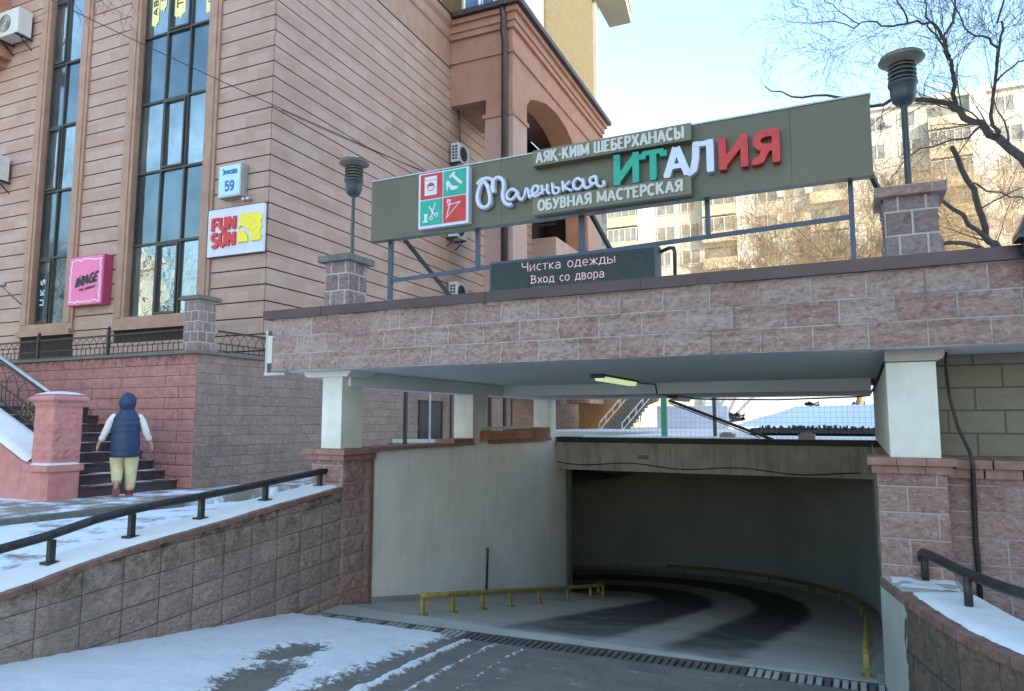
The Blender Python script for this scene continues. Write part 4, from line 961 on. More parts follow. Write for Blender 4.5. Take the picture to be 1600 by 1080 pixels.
mb = MB(); letters(mb, 'Зенкова', -12.17, -11.73, 7.36, .13, .022, .004, BY - .227); t.part('lettering', mb, 'ink_blue'); mb = MB(); letters(mb, '59', -12.08, -11.80, 6.98, .22, .045, .004, BY - .227); t.part('lettering', mb, 'ink_blue')
t = Thing('image_sign', 'square pink sign with white wavy outline reading IMAGE between two tall windows', 'sign', (-16.4, BY - .1, 5.3), 'B')
mb = MB(); mb.box(-17.12, -15.86, BY - .24, BY - .01, 4.70, 5.92); t.part('case', mb, 'panel_pink_side')
mb = MB(); mb.box(-17.10, -15.90, BY - .247, BY - .241, 4.72, 5.90); t.part('face', mb, 'panel_pink')
mb = MB(); random.seed(3)
def wav(p, q, n=10): return [(p[0] + (q[0] - p[0]) * i / n + random.uniform(-.03, .03), p[1] + (q[1] - p[1]) * i / n + random.uniform(-.03, .03)) for i in range(n)]
cs = [(-17.03, 4.79), (-15.98, 4.79), (-15.98, 5.82), (-17.03, 5.82)]
loop = sum((wav(cs[i], cs[(i + 1) % 4]) for i in range(4)), []); loop.append(loop[0])
ribbon(mb, loop, .028, lambda a, b, q: (a, BY - .247 - q, b), .004); t.part('outline', mb, 'plastic_white')
mb = MB(); letters(mb, 'IMAGE', -16.88, -16.06, 5.14, .24, .06, .008, BY - .247, 0, .3, .16); t.part('lettering', mb, 'ink_black'); mb = MB(); letters(mb, 'THE_AGENCY', -16.72, -16.12, 5.04, .06, .016, .006, BY - .247, 0, .1, .12); t.part('lettering', mb, 'ink_black')
random.seed(11)
t = Thing('window_sticker', 'white lettering panel behind the lowest pane of the left tall window', 'window sticker', (-18.6, BY + .1, 5), 'B')
mb = MB(); mb.box(-18.84, -18.52, BY + .125, BY + .135, 4.52, 5.75); t.part('panel', mb, 'glass_spandrel')
mb = MB()
for k, c in enumerate('UKS'):
    for st in G[c][1]: ribbon(mb, [(-18.6 - b * .16, 4.86 + k * .27 + a * .32) for a, b in st], .035, lambda a, b, q: (a, BY + .125 - q, b), .004)
t.part('lettering', mb, 'plate_blue')
mb = MB()
for xx in (-12.03, -11.9): mb.tube([(xx + .4, BY - .02, 6.76), (xx + .42, BY - .12, 6.78), (xx + .46, BY - .2, 6.75)], .028, 8)
solo('security_camera', 'small white camera fixture under the house number plate', 'camera', mb, 'plastic_white', (-11.5, BY, 6.76), 'B')
mb = MB(); p0 = bf(8, 449, BY - .6); mb.tube([(p0.x - .5, BY - .9, p0.z), (p0.x, BY - .6, p0.z + .03)], .06, 10); mb.tube([(p0.x - .1, BY - .65, p0.z), (p0.x - .25, BY, p0.z - .4)], .02, 6)
solo('floodlight', 'silver floodlight on an arm at the left edge of the facade', 'lamp', mb, 'galv', tuple(p0), 'B')
# yellow arrow stickers high on the right tall window
def sticker(x0, x1, z0, z1, text, label, notch=.1):
    t = Thing('window_sticker', label, 'window sticker', (x0, BY + .1, z0), 'B')
    mb = MB(); y = BY + .135; w_ = x1 - x0
    pts = [(x0, z1), (x0, z0 + .12), (x0 + w_ * .25, z0 + .04), (x0 + w_ * .3, z0 + .1), (x0 + w_ * .6, z0), (x0 + w_ * .7, z0 + .09), (x1, z0 + .15), (x1, z1)]
    mb.prism(pts[::-1], y, y + .006); t.part('sheet', mb, 'sticker_yellow')
    mb = MB()
    for k, c in enumerate(text):
        for st in G[c][1]: ribbon(mb, [(x0 + w_ * .8 - b * w_ * .6, z0 + .3 + k * .26 + a * .3) for a, b in st], .035, lambda a, b, q: (a, y - q, b), .003)
    t.part('lettering', mb, 'ink_black')
sticker(-15.17, -14.93, 11.70, 13.6, 'АВИАК', 'long yellow sticker lowest on the left pane high in the right tall window')
sticker(-14.90, -14.68, 12.05, 13.6, 'БИЛЕ', 'shorter yellow sticker beside the long one high in the right tall window')
sticker(-14.38, -14.02, 11.75, 13.6, 'ТО', 'yellow sticker in the middle pane high in the right tall window')
sticker(-13.32, -13.06, 11.62, 13.6, 'НА', 'yellow sticker in the right pane high in the right tall window')

# ================================================================== TERRACE
WY = 9.45; GX = -11.25
t = Thing('terrace_wall', 'high terrace wall painted pink on its front and bare grey on its side', 'wall', (GX, WY, .6))
mb = MB(); rock(mb, (-19.5, WY, 0), (1, 0, 0), (0, -1, 0), 19.5 + GX, .3, 3.16, 1.3, .212, .3, .02, 41, .04, None, None, 0, lambda u, z: max(0, min(1, 1 - (3.16 - z) / (.35 + .3 * noise.noise(Vector((u * 5, 0, 0)))))) * .9); mb.box(-27, -19.5, WY, WY + .3, .3, 3.16); t.part('pink_face', mb, 'pink_block', attr='moss')
mb = MB(); gu = (-sin(BROT), cos(BROT)); gn = (cos(BROT), sin(BROT))
rock(mb, (GX, WY, 0), (gu[0], gu[1], 0), (gn[0], gn[1], 0), 26, .3, 3.16, .40, .2, .5, .012, 43, .07); t.part('grey_face', mb, 'grey_block')
mb = MB(); mb.box(-27, GX + .06, WY - .07, WY + .5, 3.165, 3.225)
A = Vector((GX + .07, WY - .07)); U_ = Vector(gu); Nn = Vector(gn); L_ = 2.4
mb.prism([tuple(A + U_ * .0), tuple(A + U_ * L_), tuple(A + U_ * L_ - Nn * .5), tuple(A + U_ * .4 - Nn * .5)], 3.163, 3.228, 'xy'); t.part('coping', mb, 'stone_grey')
mb = MB(); mb.prism([(-27, WY + .01), (GX - .01, WY + .02), (GX - .1 + gu[0] * 2.5, WY + gu[1] * 2.5), (-27, 13)], 2.9, 3.16, 'xy'); t.part('terrace_floor', mb, 'stone_grey')
def fence_panel(name, label, p0, p1, z0, z1, base, posts=(), frame='C', slope=0.0, gap=.12, arcs=True):
    t = Thing(name, label, 'railing', base, frame)
    p0, p1 = Vector(p0), Vector(p1); L = (p1 - p0).length; d = (p1 - p0) / L; Q = lambda s, z: (p0.x + d.x * s, p0.y + d.y * s, z + slope * s)
    mb = MB(); mb.bar(Q(0, z1), Q(L, z1), .03, .03); mb.bar(Q(0, z0 + .04), Q(L, z0 + .04), .022); mb.bar(Q(0, z0 + (z1 - z0) * .42), Q(L, z0 + (z1 - z0) * .42), .018); t.part('rails', mb, 'metal_black')
    s = gap / 2; hm = z0 + (z1 - z0) * .42
    while s < L: mb = MB(); mb.bar(Q(s, z0), Q(s, hm + .03), .012); t.part('bar', mb, 'metal_black'); s += gap
    if arcs:
        s = .12; R = (z1 - hm) * .95
        while s < L - .12:
            mb = MB(); mb.tube([Q(s + R * cos(a * pi / 8), hm + R * sin(a * pi / 8)) for a in range(9)], .007, 4, False); t.part('arch_loop', mb, 'metal_black'); s += R * .95
    for s in posts:
        mb = MB(); mb.bar(Q(s, z0 - .02), Q(s, z1 + .10), .055); mb.lathe([(0, 0), (.03, .012), (.04, .05), (.02, .085), (0, .1)], Q(s, z1 + .10), 10); t.part('post', mb, 'metal_black')
    return t
fence_panel('iron_railing', 'black iron railing with arched loops along the terrace above the pink wall', (-19.5, WY + .12), (-11.75, WY + .12), 3.23, 3.66, (-15, WY, 3.2), (3.05, 5.45), gap=.15)
e0 = Vector((GX - .08, WY + .3)) + U_ * .25; e1 = e0 + U_ * 1.75
fence_panel('iron_railing', 'short black iron railing returning from the terrace post to the granite corner', (e0.x, e0.y), (e1.x, e1.y), 3.23, 3.66, (e0.x, e0.y, 3.2), (1.72,), gap=.15)
t = Thing('block_post', 'grey split block post at the corner of the terrace', 'block post', (-11.5, 9.7, 3.2))
mb = MB()
for O, U2, N2 in (((-11.72, 9.50, 0), (1, 0, 0), (0, -1, 0)), ((-11.32, 9.50, 0), (0, 1, 0), (1, 0, 0))): rock(mb, O, U2, N2, .40, 3.22, 4.22, .2, .2, .25, .02, 5, .03)
mb.box(-11.716, -11.324, 9.504, 9.9, 3.22, 4.22); t.part('block_shaft', mb, 'post_block')
mb = MB(); mb.box(-11.80, -11.24, 9.42, 9.98, 4.221, 4.27); mb.box(-11.78, -11.26, 9.44, 9.96, 4.27, 4.30); t.part('cap_slab', mb, 'stone_grey')

# ------------------------------------------------------------------ stairs up to the terrace
t = Thing('stone_stairs', 'dark stone steps climbing left between the pink pillar and the terrace wall', 'stairs', (-11.7, 8.5, .6))
for k in range(9):
    x = -11.62 - .345 * k; mb = MB(); zt = .62 + .172 * (k + 1)
    mb.box(x - (.36 if k < 8 else 3), x, 7.57, WY - .01, zt - .172, zt - .03); mb.box(x - (.38 if k < 8 else 3), x + .025, 7.56, WY - .012, zt - .03, zt); t.part('step', mb, 'step_stone')
mb = MB()
for k in range(9):
    x = -11.62 - .345 * k; zt = .62 + .172 * (k + 1)
    mb.grid(lambda a, b: (x - .34 + a * .35, 7.76 + b * 1.66, zt + .012 * (noise.noise(Vector((a * 3 + k, b * 4, k))) - .05)), 8, 24)
t.part('frost', mb, 'snow')
PYW = 7.04
t = Thing('stair_wall', 'pink rendered stair wall with a stepped snowy coping at the left edge', 'wall', (-12.5, PYW, .6))
mb = MB(); body = [(-18, .3), (-11.604, .3), (-11.604, 1.08), (-12.0, 1.08), (-12.25, 1.14), (-13.10, 1.45), (-18, 3.45)]
rock(mb, (-18, PYW, 0), (1, 0, 0), (0, -1, 0), 6.40, .3, 3.5, .8, .22, .5, .010, 51, .05, lambda u: (1.08 if u > 5.95 else 1.08 + (5.95 - u) * .405))
rock(mb, (-11.60, PYW, 0), (0, 1, 0), (1, 0, 0), .5, .3, 1.08, .8, .22, .5, .010, 52, .04)
mb.prism(body, PYW + .004, PYW + .49); t.part('body', mb, 'pink_paint')
mb = MB()
cp = [(-11.55, 1.08), (-12.02, 1.08), (-12.28, 1.15), (-18, 3.49)]
for (a, za), (b, zb) in zip(cp, cp[1:]):
    n = max(1, int(abs(a - b) / .4))
    for i in range(n):
        x0 = a + (b - a) * i / n - .003; x1 = a + (b - a) * (i + 1) / n + .003; z0 = za + (zb - za) * i / n; z1 = za + (zb - za) * (i + 1) / n
        mb.prism([(x1, z1), (x0, z0), (x0, z0 + .10), (x1, z1 + .10)], PYW - .06, PYW + .54)
t.part('coping', mb, 'pink_paint')
mb = MB()
mb.grid(lambda a, b: (-11.56 - a * .5, PYW - .045 + b * .57, 1.182 + .03 * min(1, min(a, b, 1 - b) * 8)), 16, 8)
mb.grid(lambda a, b: (-12.20 - a * 5.8, PYW - .01 + b * .62, 1.215 + a * 5.8 * .409 + .05 * min(1, min(b, 1 - b) * 8) + .10 * b), 60, 12)
t.part('snow_cover', mb, 'snow')
t = Thing('stair_pillar', 'pink rendered block pillar with a rounded snowy cap at the foot of the stairs', 'pillar', (-12, 7.6, 1.1))
mb = MB()
for O, U2, N2, L2 in (((-12.17, 7.10, 0), (1, 0, 0), (0, -1, 0), .51), ((-11.66, 7.10, 0), (0, 1, 0), (1, 0, 0), .47)): rock(mb, O, U2, N2, L2, 1.18, 2.20, 1.4, .21, .5, .028, 61, .025)
mb.box(-12.166, -11.664, 7.104, 7.57, 1.17, 2.20); t.part('shaft', mb, 'pink_paint')
mb = MB(); mb.lathe([(0, 0), (.40, 0), (.43, .03), (.42, .07), (.33, .12), (.18, .155), (0, .165)], (0, 0, 0), 4, False)
rz_ = [(x * cos(pi / 4) - y * sin(pi / 4), x * sin(pi / 4) + y * cos(pi / 4), z) for x, y, z in mb.v]; mb.v = [(x * 1.08 - 11.915, y + 7.335, z + 2.20) for x, y, z in rz_]
for _ in (0,): pass; t.part('cap', mb, 'pink_paint')
mb = MB(); mb.grid(lambda a, b: (-12.20 + a * .57, 7.07 + b * .53, 2.285 + .09 * min(sin(pi * (.12 + .76 * a)), sin(pi * (.12 + .76 * b)))), 14, 14); t.part('snow_cover', mb, 'snow')
t = fence_panel('iron_railing', 'black iron stair railing with a light handrail sloping down to the pink pillar', (-16.5, 7.68), (-12.15, 7.68), 3.22, 3.95, (-14, 7.68, 2.5), (), slope=-.44, gap=.13)
mb = MB(); mb.tube([(-16.5, 7.66, 4.02), (-12.1, 7.66, 2.10)], .032, 8); t.part('handrail', mb, 'galv')
mb = MB(); random.seed(5)
for i in range(60):
    x = random.uniform(-14.0, -12.3); y = 7.85; z = 1.35 - (x + 12.3) * .42
    mb.tube([(x, y, z), (x + random.uniform(-.08, .08), y + .1, z + random.uniform(.1, .35))], .008, 3, False)
    for k in range(4):
        c = Vector((x + random.uniform(-.1, .1), y + random.uniform(-.05, .15), z + random.uniform(.05, .35))); a = Vector((random.uniform(-1, 1), random.uniform(-1, 1), random.uniform(-1, 1))) * .035; b = a.orthogonal().normalized() * .02
        mb.face([c, c + b, c + a, c - b])
solo('shrub', 'thin dry shrub behind the stair railing by the pink pillar', 'shrub', mb, 'twig_tan', (-13.5, 7.95, 1.4))
# door, poles of the glazed vestibule under the canopy
t = Thing('steel_door', 'dark navy steel door in the grey block wall behind the left columns', 'door', (-10.88, 18.5, .5), 'B')
mb = MB(); mb.box(-10.89, -10.85, 17.98, 19.22, .5, 2.42); t.part('leaf', mb, 'door_navy')
mb = MB(); mb.box(-10.9, -10.83, 17.90, 17.98, .5, 2.5); mb.box(-10.9, -10.83, 19.22, 19.30, .5, 2.5); mb.box(-10.9, -10.83, 17.98, 19.22, 2.42, 2.5); t.part('frame', mb, 'metal_black')
t = Thing('pole_row', 'row of thin dark and light poles behind the left columns', 'poles', (-8, 14, .5))
for u, w_, m in ((634, .07, 'metal_black'), (672, .035, 'galv'), (705, .05, 'metal_black'), (766, .09, 'metal_black'), (789, .09, 'metal_black'), (800, .035, 'metal_black')):
    p = onX(u, 640, -9.2); mb = MB(); mb.box(p.x - w_ / 2, p.x + w_ / 2, p.y - w_ / 2, p.y + w_ / 2, .5, 3.6); t.part('pole', mb, m)
mb = MB(); q0 = onX(634, 640, -9.2); q1 = onX(800, 640, -9.2); mb.box(-9.24, -9.16, q0.y, q1.y, 3.45, 3.55); t.part('top_rail', mb, 'metal_black')

# ================================================================== SHOP SIGN
SY = 6.13
t = Thing('shop_sign', 'long olive shop sign with raised white, green and red Cyrillic lettering above the canopy', 'sign', (-2.3, 6.2, 3.85))
mb = MB(); mb.box(-4.72, .185, 6.16, 6.26, 3.845, 4.51); brd = t.part('board', mb, 'sign_olive')
for x in (-3.12, -.42):
    mb = MB(); mb.box(x, x + .004, 6.1585, 6.161, 3.85, 4.505); t.part('seam', mb, 'gutter_brown', brd)
for x in (-4.66, -3.9, -3.2, -2.4, -1.6, -.5, .12):
    for z in (3.868, 4.488): mb = MB(); mb.lathe([(0, -.004), (.006, 0), (0, .004)], (x, 6.159, z), 6); t.part('screw', mb, 'galv', brd)
mb = MB(); mb.box(-4.73, .195, 6.15, 6.27, 4.511, 4.524); t.part('top_trim', mb, 'galv')
mb = MB(); mb.box(-2.735, -1.215, 6.06, 6.159, 4.345, 4.50); mb.box(-2.735, -1.225, 6.06, 6.159, 3.862, 4.022); st = t.part('text_strip', mb, 'sign_olive_light')
mb = MB(); letters(mb, 'АЯҚ-КИІМ ШЕБЕРХАНАСЫ', -2.70, -1.27, 4.368, .105, .024, .008, 6.06, .07); letters(mb, 'ОБУВНАЯ МАСТЕРСКАЯ', -2.68, -1.29, 3.895, .10, .024, .008, 6.06, .07); t.part('strip_lettering', mb, 'plastic_cream', st)
LW = {'И': (-1.95, -1.675), 'Т': (-1.675, -1.455), 'А': (-1.48, -1.225), 'Л': (-1.285, -1.005), 'И2': (-1.01, -.73), 'Я': (-.725, -.475)}
for c, (a, b) in LW.items():
    mb = MB(); letters(mb, c[0], a, b, 4.055, .262, .062, .07, 6.16, .085)
    t.part('letter', mb, {'И': 'letter_green', 'Т': 'letter_green', 'А': 'plastic_white', 'Л': 'plastic_white'}.get(c, 'letter_red'))
mb = MB()
Zs = lambda a, b: (730 + a / 7.27, 250 + b / 7.27)
script = [
 ([(112, 285), (150, 232), (220, 212), (275, 225), (285, 260), (283, 320), (300, 378)], 1.0), ([(190, 232), (140, 310), (112, 430), (135, 515), (195, 545), (250, 505), (255, 420), (225, 300), (180, 235)], 1.15),
 ([(300, 380), (292, 300), (305, 230), (350, 203), (400, 235), (412, 310), (400, 400), (420, 480), (475, 515), (505, 495)], 1.15),
 ([(565, 365), (510, 332), (458, 370), (448, 430), (490, 455), (540, 420), (565, 360), (575, 420), (615, 455), (650, 400), (665, 330), (690, 350), (705, 425), (740, 400), (795, 360), (800, 305), (760, 300), (735, 350), (755, 412), (800, 405), (835, 370)], .85),
 ([(845, 285), (852, 400)], .8), ([(850, 355), (905, 330)], .7), ([(905, 275), (908, 365), (940, 385)], .8),
 ([(962, 260), (975, 375), (1025, 375), (1040, 325), (985, 310)], .8), ([(1078, 240), (1092, 365)], .8), ([(1165, 240), (1102, 305), (1150, 335), (1190, 350)], .75),
 ([(1305, 240), (1250, 210), (1205, 255), (1210, 315), (1260, 332), (1308, 285), (1312, 215), (1325, 300), (1365, 318), (1430, 270)], .85),
 ([(1455, 265), (1400, 262), (1390, 215), (1440, 185), (1460, 200), (1465, 270), (1505, 305), (1550, 285), (1545, 235)], .85)]
for pts, k in script:
    P3 = []
    for a, b in pts: u, v = Zs(a, b); p = onY(u, v, 6.11); P3.append(p)
    # smooth (Catmull-Rom) and sweep a round stroke with a thick body behind it
    Q = []
    for i in range(len(P3) - 1):
        p0, p1, p2, p3 = P3[max(i - 1, 0)], P3[i], P3[i + 1], P3[min(i + 2, len(P3) - 1)]
        for s_ in range(4):
            x = s_ / 4; Q.append(.5 * ((2 * p1) + (p2 - p0) * x + (2 * p0 - 5 * p1 + 4 * p2 - p3) * x * x + (-p0 + 3 * p1 - 3 * p2 + p3) * x ** 3))
    Q.append(P3[-1]); r = .0195 * k
    mb.tube(Q, r, 8); mb.tube([q + Vector((0, .03, 0)) for q in Q], r * .98, 8)
t.part('script_lettering', mb, 'plastic_white')
# four-colour emblem
mb = MB(); mb.box(-4.06, -3.46, 6.09, 6.159, 3.885, 4.475); emb = t.part('emblem_box', mb, 'plastic_white')
Lx0, Lz0, cw_ = -4.035, 3.915, .265
for (i, j, m) in ((0, 1, 'letter_red'), (1, 1, 'letter_green'), (0, 0, 'letter_green'), (1, 0, 'letter_red')):
    mb = MB(); x = Lx0 + i * (cw_ + .015); z = Lz0 + j * (cw_ + .015); mb.box(x, x + cw_, 6.084, 6.0895, z, z + cw_); t.part('colour_field', mb, m, emb)
mb = MB(); cv = lambda a, b, q: (a, 6.084 - q, b)
x, z = Lx0, Lz0 + cw_ + .015
mb.box(x + .055, x + .205, 6.079, 6.083, z + .035, z + .235); t.part('pictogram', mb, 'plastic_white', emb); mb = MB()
x += cw_ + .015
ribbon(mb, [(x + .075, z + .19), (x + .135, z + .24)], .026, cv, .003); ribbon(mb, [(x + .11, z + .21), (x + .22, z + .11)], .030, cv, .0036)
mb.prism([(x + .03, z + .14), (x + .045, z + .05), (x + .055, z + .05), (x + .06, z + .10), (x + .10, z + .05), (x + .17, z + .06), (x + .18, z + .085), (x + .11, z + .10), (x + .055, z + .165)], 6.0805, 6.084); t.part('pictogram', mb, 'plastic_white', emb); mb = MB()
z = Lz0; x = Lx0
ribbon(mb, [(x + .11, z + .20), (x + .18, z + .09)], .014, cv, .003); ribbon(mb, [(x + .185, z + .23), (x + .14, z + .085)], .014, cv, .0036)
for c in ((x + .20, z + .10), (x + .135, z + .07)): ribbon(mb, arc(c[0], c[1], .018, .018, 0, 360, 10), .010, cv, .003)
mb.prism([(x + .03, z + .03), (x + .105, z + .03), (x + .085, z + .055), (x + .09, z + .10), (x + .10, z + .12), (x + .045, z + .12), (x + .055, z + .10), (x + .055, z + .055)], 6.0805, 6.084); t.part('pictogram', mb, 'plastic_white', emb); mb = MB()
x += cw_ + .015
ribbon(mb, [(x + .05, z + .20), (x + .055, z + .235), (x + .085, z + .23), (x + .08, z + .20), (x + .06, z + .18), (x + .20, z + .20), (x + .04, z + .05), (x + .075, z + .17)], .015, cv, .003)
t.part('pictogram', mb, 'plastic_white', emb)
mb = MB(); x = Lx0; z = Lz0 + cw_ + .015
ribbon(mb, arc(x + .13, z + .125, .042, .042, 0, 360, 18), .007, lambda a, b, q: (a, 6.079 - q, b), .002); mb.prism([(x + .13 + .038 * cos(radians(a)), z + .13 + .038 * sin(radians(a))) for a in range(0, 181, 20)], 6.0765, 6.079); mb.box(x + .06, x + .20, 6.0775, 6.079, z + .195, z + .20)
t.part('pictogram_detail', mb, 'letter_red', emb)
# steel frame that carries it
t = Thing('sign_frame', 'dark steel frame of posts and a long rail carrying the shop sign', 'sign frame', (-2.3, 6.3, 3.16))
mb = MB(); mb.bar((-4.53, 6.30, 3.42), (.01, 6.30, 3.56), .035); t.part('rail', mb, 'frame_blue')
for x, z0 in ((-4.55, 3.16), (.015, 3.16), (-3.46, 3.45), (-1.135, 3.52), (-2.31, 3.18)):
    mb = MB(); wd = .04 if x > -4 else .045; mb.box(x - wd / 2, x + wd / 2, 6.275, 6.275 + wd, z0, 3.95) if x != -2.31 else mb.box(x - .04, x + .02, 6.275, 6.30, z0, 3.95); t.part('post', mb, 'frame_blue')
for x, dx in ((-4.45, .30), (-2.27, .18), (.15, .30)):
    mb = MB(); mb.bar((x, 6.3, 3.95), (x + dx + .12, 7.1, 3.08), .035); t.part('strut', mb, 'metal_black')
t = Thing('led_display', 'dark LED display box with two lines of pinkish Cyrillic dots on the canopy edge', 'display', (-2.4, 6.25, 3.17))
mb = MB(); mb.box(-3.285, -1.575, 6.22, 6.36, 3.168, 3.485); t.part('case', mb, 'frame_blue')
mb = MB(); mb.box(-3.262, -1.605, 6.214, 6.2195, 3.18, 3.462); t.part('panel', mb, 'led_panel')
mb = MB(); letters(mb, 'Чистка одежды', -2.93, -1.96, 3.355, .088, .007, .003, 6.214); letters(mb, 'Вход со двора', -2.83, -2.07, 3.228, .080, .007, .003, 6.214); t.part('dots', mb, 'led_dot')
mb = MB(); mb.tube([(-1.60, 6.36, 3.44), (-1.50, 6.36, 3.475), (-1.46, 6.36, 3.47), (-1.45, 6.36, 3.43), (-1.452, 6.36, 3.16)], [.016, .018, .02, .018, .016], 10)
solo('bent_pipe', 'rusty bent pipe stub beside the right end of the LED display', 'pipe', mb, 'gutter_brown', (-1.5, 6.36, 3.2))
t = Thing('hooded_outlet', 'dark brown pyramid hood over a grey pipe at the right end of the canopy', 'pipe hood', (1.05, 6.0, 2.5))
mb = MB(); c = Vector((1.16, 5.98)); q = .115
for s_ in range(4):
    a = radians(45 + 90 * s_); b = radians(135 + 90 * s_); r = q * 1.45
    mb.face([(c.x + r * cos(a), c.y + r * sin(a), 3.20), (c.x + r * cos(b), c.y + r * sin(b), 3.20), (c.x + .03 * cos(b), c.y + .03 * sin(b), 3.42), (c.x + .03 * cos(a), c.y + .03 * sin(a), 3.42)])
mb.box(c.x - q, c.x + q, c.y - q, c.y + q, 3.17, 3.199); t.part('hood', mb, 'flashing')
mb = MB(); mb.box(c.x - .07, c.x + .07, c.y - .07, c.y + .07, 3.08, 3.17); t.part('neck', mb, 'metal_black')
mb = MB(); mb.box(c.x - .03, c.x + .06, c.y + .02, c.y + .08, 2.7, 3.08); t.part('pipe', mb, 'flashing')

# ================================================================== OVERHEAD CABLES
def cable(label, pts, sag, r=.009, n=24):
    mb = MB(); out = []
    a, b = Vector(pts[0]), Vector(pts[1])
    for i in range(n + 1): k = i / n; p = a.lerp(b, k); p.z -= sag * 4 * k * (1 - k); out.append(p)
    mb.tube(out, r, 5); solo('overhead_cable', label, 'cable', mb, 'wire', tuple(a))
cable('thin black cable sloping down across the tall windows to the shop sign', (onY(-60, -66, 8.0), onY(700, 286, 13)), .10, .011, 30)
cable('short thin cable crossing the granite side wall just above the lantern', (B2W((BX + .02, 12.0, onX(432, 170, BX, ABZ).z)), onY(700, 282, 14)), .05, .009)


# ================================================================== FAR APARTMENTS
def apt_block(name, label, o, rz, L, D, floors, seed, z0=0.5, detail=True):
    rnd = random.Random(seed); t = Thing(name, label, 'apartment block', o, rz=rz); bx, by, bz = o; FH = 2.78; Ht = floors * FH + .6
    mb = MB(); mb.box(bx, bx + L, by, by + D, z0, z0 + Ht); t.part('wall', mb, 'apt_panel')
    mb = MB(); mb.box(bx - .2, bx + L + .2, by - .35, by + D, z0 + Ht, z0 + Ht + .5); t.part('roof_edge', mb, 'apt_white')
    mb = MB(); x = bx; wins = []; logs = []; whites = MB(); k = 0
    while x < bx + L - 3:
        if k % 3 == 0: wd = 3.4; logs.append((x, x + wd))
        elif k % 3 == 1: wd = 1.3; whites.box(x, x + wd, by - .5, by + .01, z0, z0 + Ht - .01)
        else: wd = 5.6; wins.append((x, x + wd))
        x += wd; k += 1
    t.part('pilasters', whites, 'apt_white')
    tan = MB(); gl = MB(); fr = MB(); dark = MB()
    for f in range(floors):
        za = z0 + .4 + f * FH
        for a, b in logs:
            m = tan if rnd.random() < .6 else whites
            tan.box(a + .05, b - .05, by - .9, by + .01, za, za + 1.1)
            if rnd.random() < .75:
                gl.box(a + .1, b - .1, by - .85, by - .02, za + 1.12, za + 2.45)
                n = rnd.choice((3, 4, 5))
                for i in range(n + 1): xx = a + .08 + (b - a - .2) * i / n; fr.box(xx, xx + .08, by - .9, by - .86, za + 1.1, za + 2.5)
                fr.box(a + .05, b - .05, by - .9, by - .3, za + 2.46, za + 2.55)
            else: dark.box(a + .1, b - .1, by - .02, by + .0, za + 1.1, za + 2.4)
        for a, b in wins:
            for c in (a + .7, a + 3.3):
                w_ = rnd.choice((1.4, 1.9)); gl.box(c, c + w_, by - .03, by - .01, za + .95, za + 2.35)
                for i in range(3): xx = c + w_ * i / 2; fr.box(xx - .05, xx + .05, by - .07, by - .035, za + .9, za + 2.4)
                fr.box(c - .05, c + w_ + .05, by - .08, by - .035, za + .86, za + .94)
                if rnd.random() < .25: fr.box(c + w_ + .1, c + w_ + .75, by - .4, by - .05, za + 1.2, za + 1.75)
    for nm, q, m in (('loggia_parapets', tan, 'apt_tan'), ('window_panes', gl, 'glass_far'), ('window_frames', fr, 'apt_white'), ('openings', dark, 'glass_far')):
        p = t.part(nm, q, m); p['kind'] = 'stuff'
    return t
apt_block('apartment_block', 'long sunlit beige panel apartment block behind the bare trees', (-34.4, 74, 0), 0, 95, 12, 11, 5, .3)
apt_block('apartment_block', 'tall unseen apartment block added behind the viewer to shade the foreground', (-5 + 47 * .848 - 19 * .53, 15 - 47 * .53 - 19 * .848, 0), radians(58), 34, 12, 11, 9, .3)  # unseen block, added and sized to keep the sun off the foreground
apt_block('apartment_block', 'pale apartment block far to the left behind the viewer', (-70, -30, 0), radians(160), 30, 12, 7, 12, .3)

# ================================================================== YARD BEHIND THE CANOPY
t = Thing('metal_stairs', 'outdoor stairs with white railings against a sunlit orange wall', 'stairs', (-9, 28, 1.5))
mb = MB(); wy = 30
A_ = onY(905, 680, wy); B2_ = onY(1018, 680, wy)
mb.prism([(A_.x, 1.5), (B2_.x - 1.3, 1.5), (B2_.x - .9, 2.3), (B2_.x + .3, 2.75), (B2_.x + .3, 3.6), (A_.x, 3.6)], wy, wy + .3); t.part('back_wall', mb, 'wall_orange')
mb = MB(); s0 = onY(948, 677, wy - 1)
for k in range(11): mb.box(s0.x + .11 * k, s0.x + .11 * k + 1.0, wy - 1 + .05 * k, wy - .8 + .05 * k, 1.5 + .155 * k, 1.5 + .155 * (k + 1))
t.part('steps', mb, 'stone_grey')
for dx in (0, 1.0):
    mb = MB(); mb.bar((s0.x + dx - .25, wy - 1.2, 1.8), (s0.x + dx + 1.1, wy - .6, 3.5), .05); mb.bar((s0.x + dx - .25, wy - 1.2, 1.5), (s0.x + dx + 1.1, wy - .6, 3.2), .04)
    for k in range(6): f = k / 5; mb.bar((s0.x + dx - .25 + 1.35 * f, wy - 1.2 + .6 * f, 1.5 + 1.7 * f), (s0.x + dx - .25 + 1.35 * f, wy - 1.2 + .6 * f, 1.8 + 1.7 * f), .04)
    t.part('railing', mb, 'plastic_cream')
mb = MB(); a = onY(1018, 650, 30); b = onY(1370, 650, 30); mb.box(a.x, a.x + 3.0, 31, 31.2, 1.5, 2.55); solo('pale_fence', 'low pale board fence behind the green post', 'fence', mb, 'panel_lilac', (a.x, 31, 1.5))
mb = MB(); mb.box(onY(1140, 650, 34).x - 1.2, onY(1140, 650, 34).x + 16, 34, 34.3, 1.5, 5.2); solo('concrete_fence', 'high pale concrete wall with dark graffiti marks behind the shed', 'wall', mb, 'fence_pale', (0, 34, 1.5))
t = Thing('graffiti', 'dark scrawled graffiti on the pale concrete wall', 'graffiti', (-6, 33.98, 3)); mb = MB(); random.seed(21)
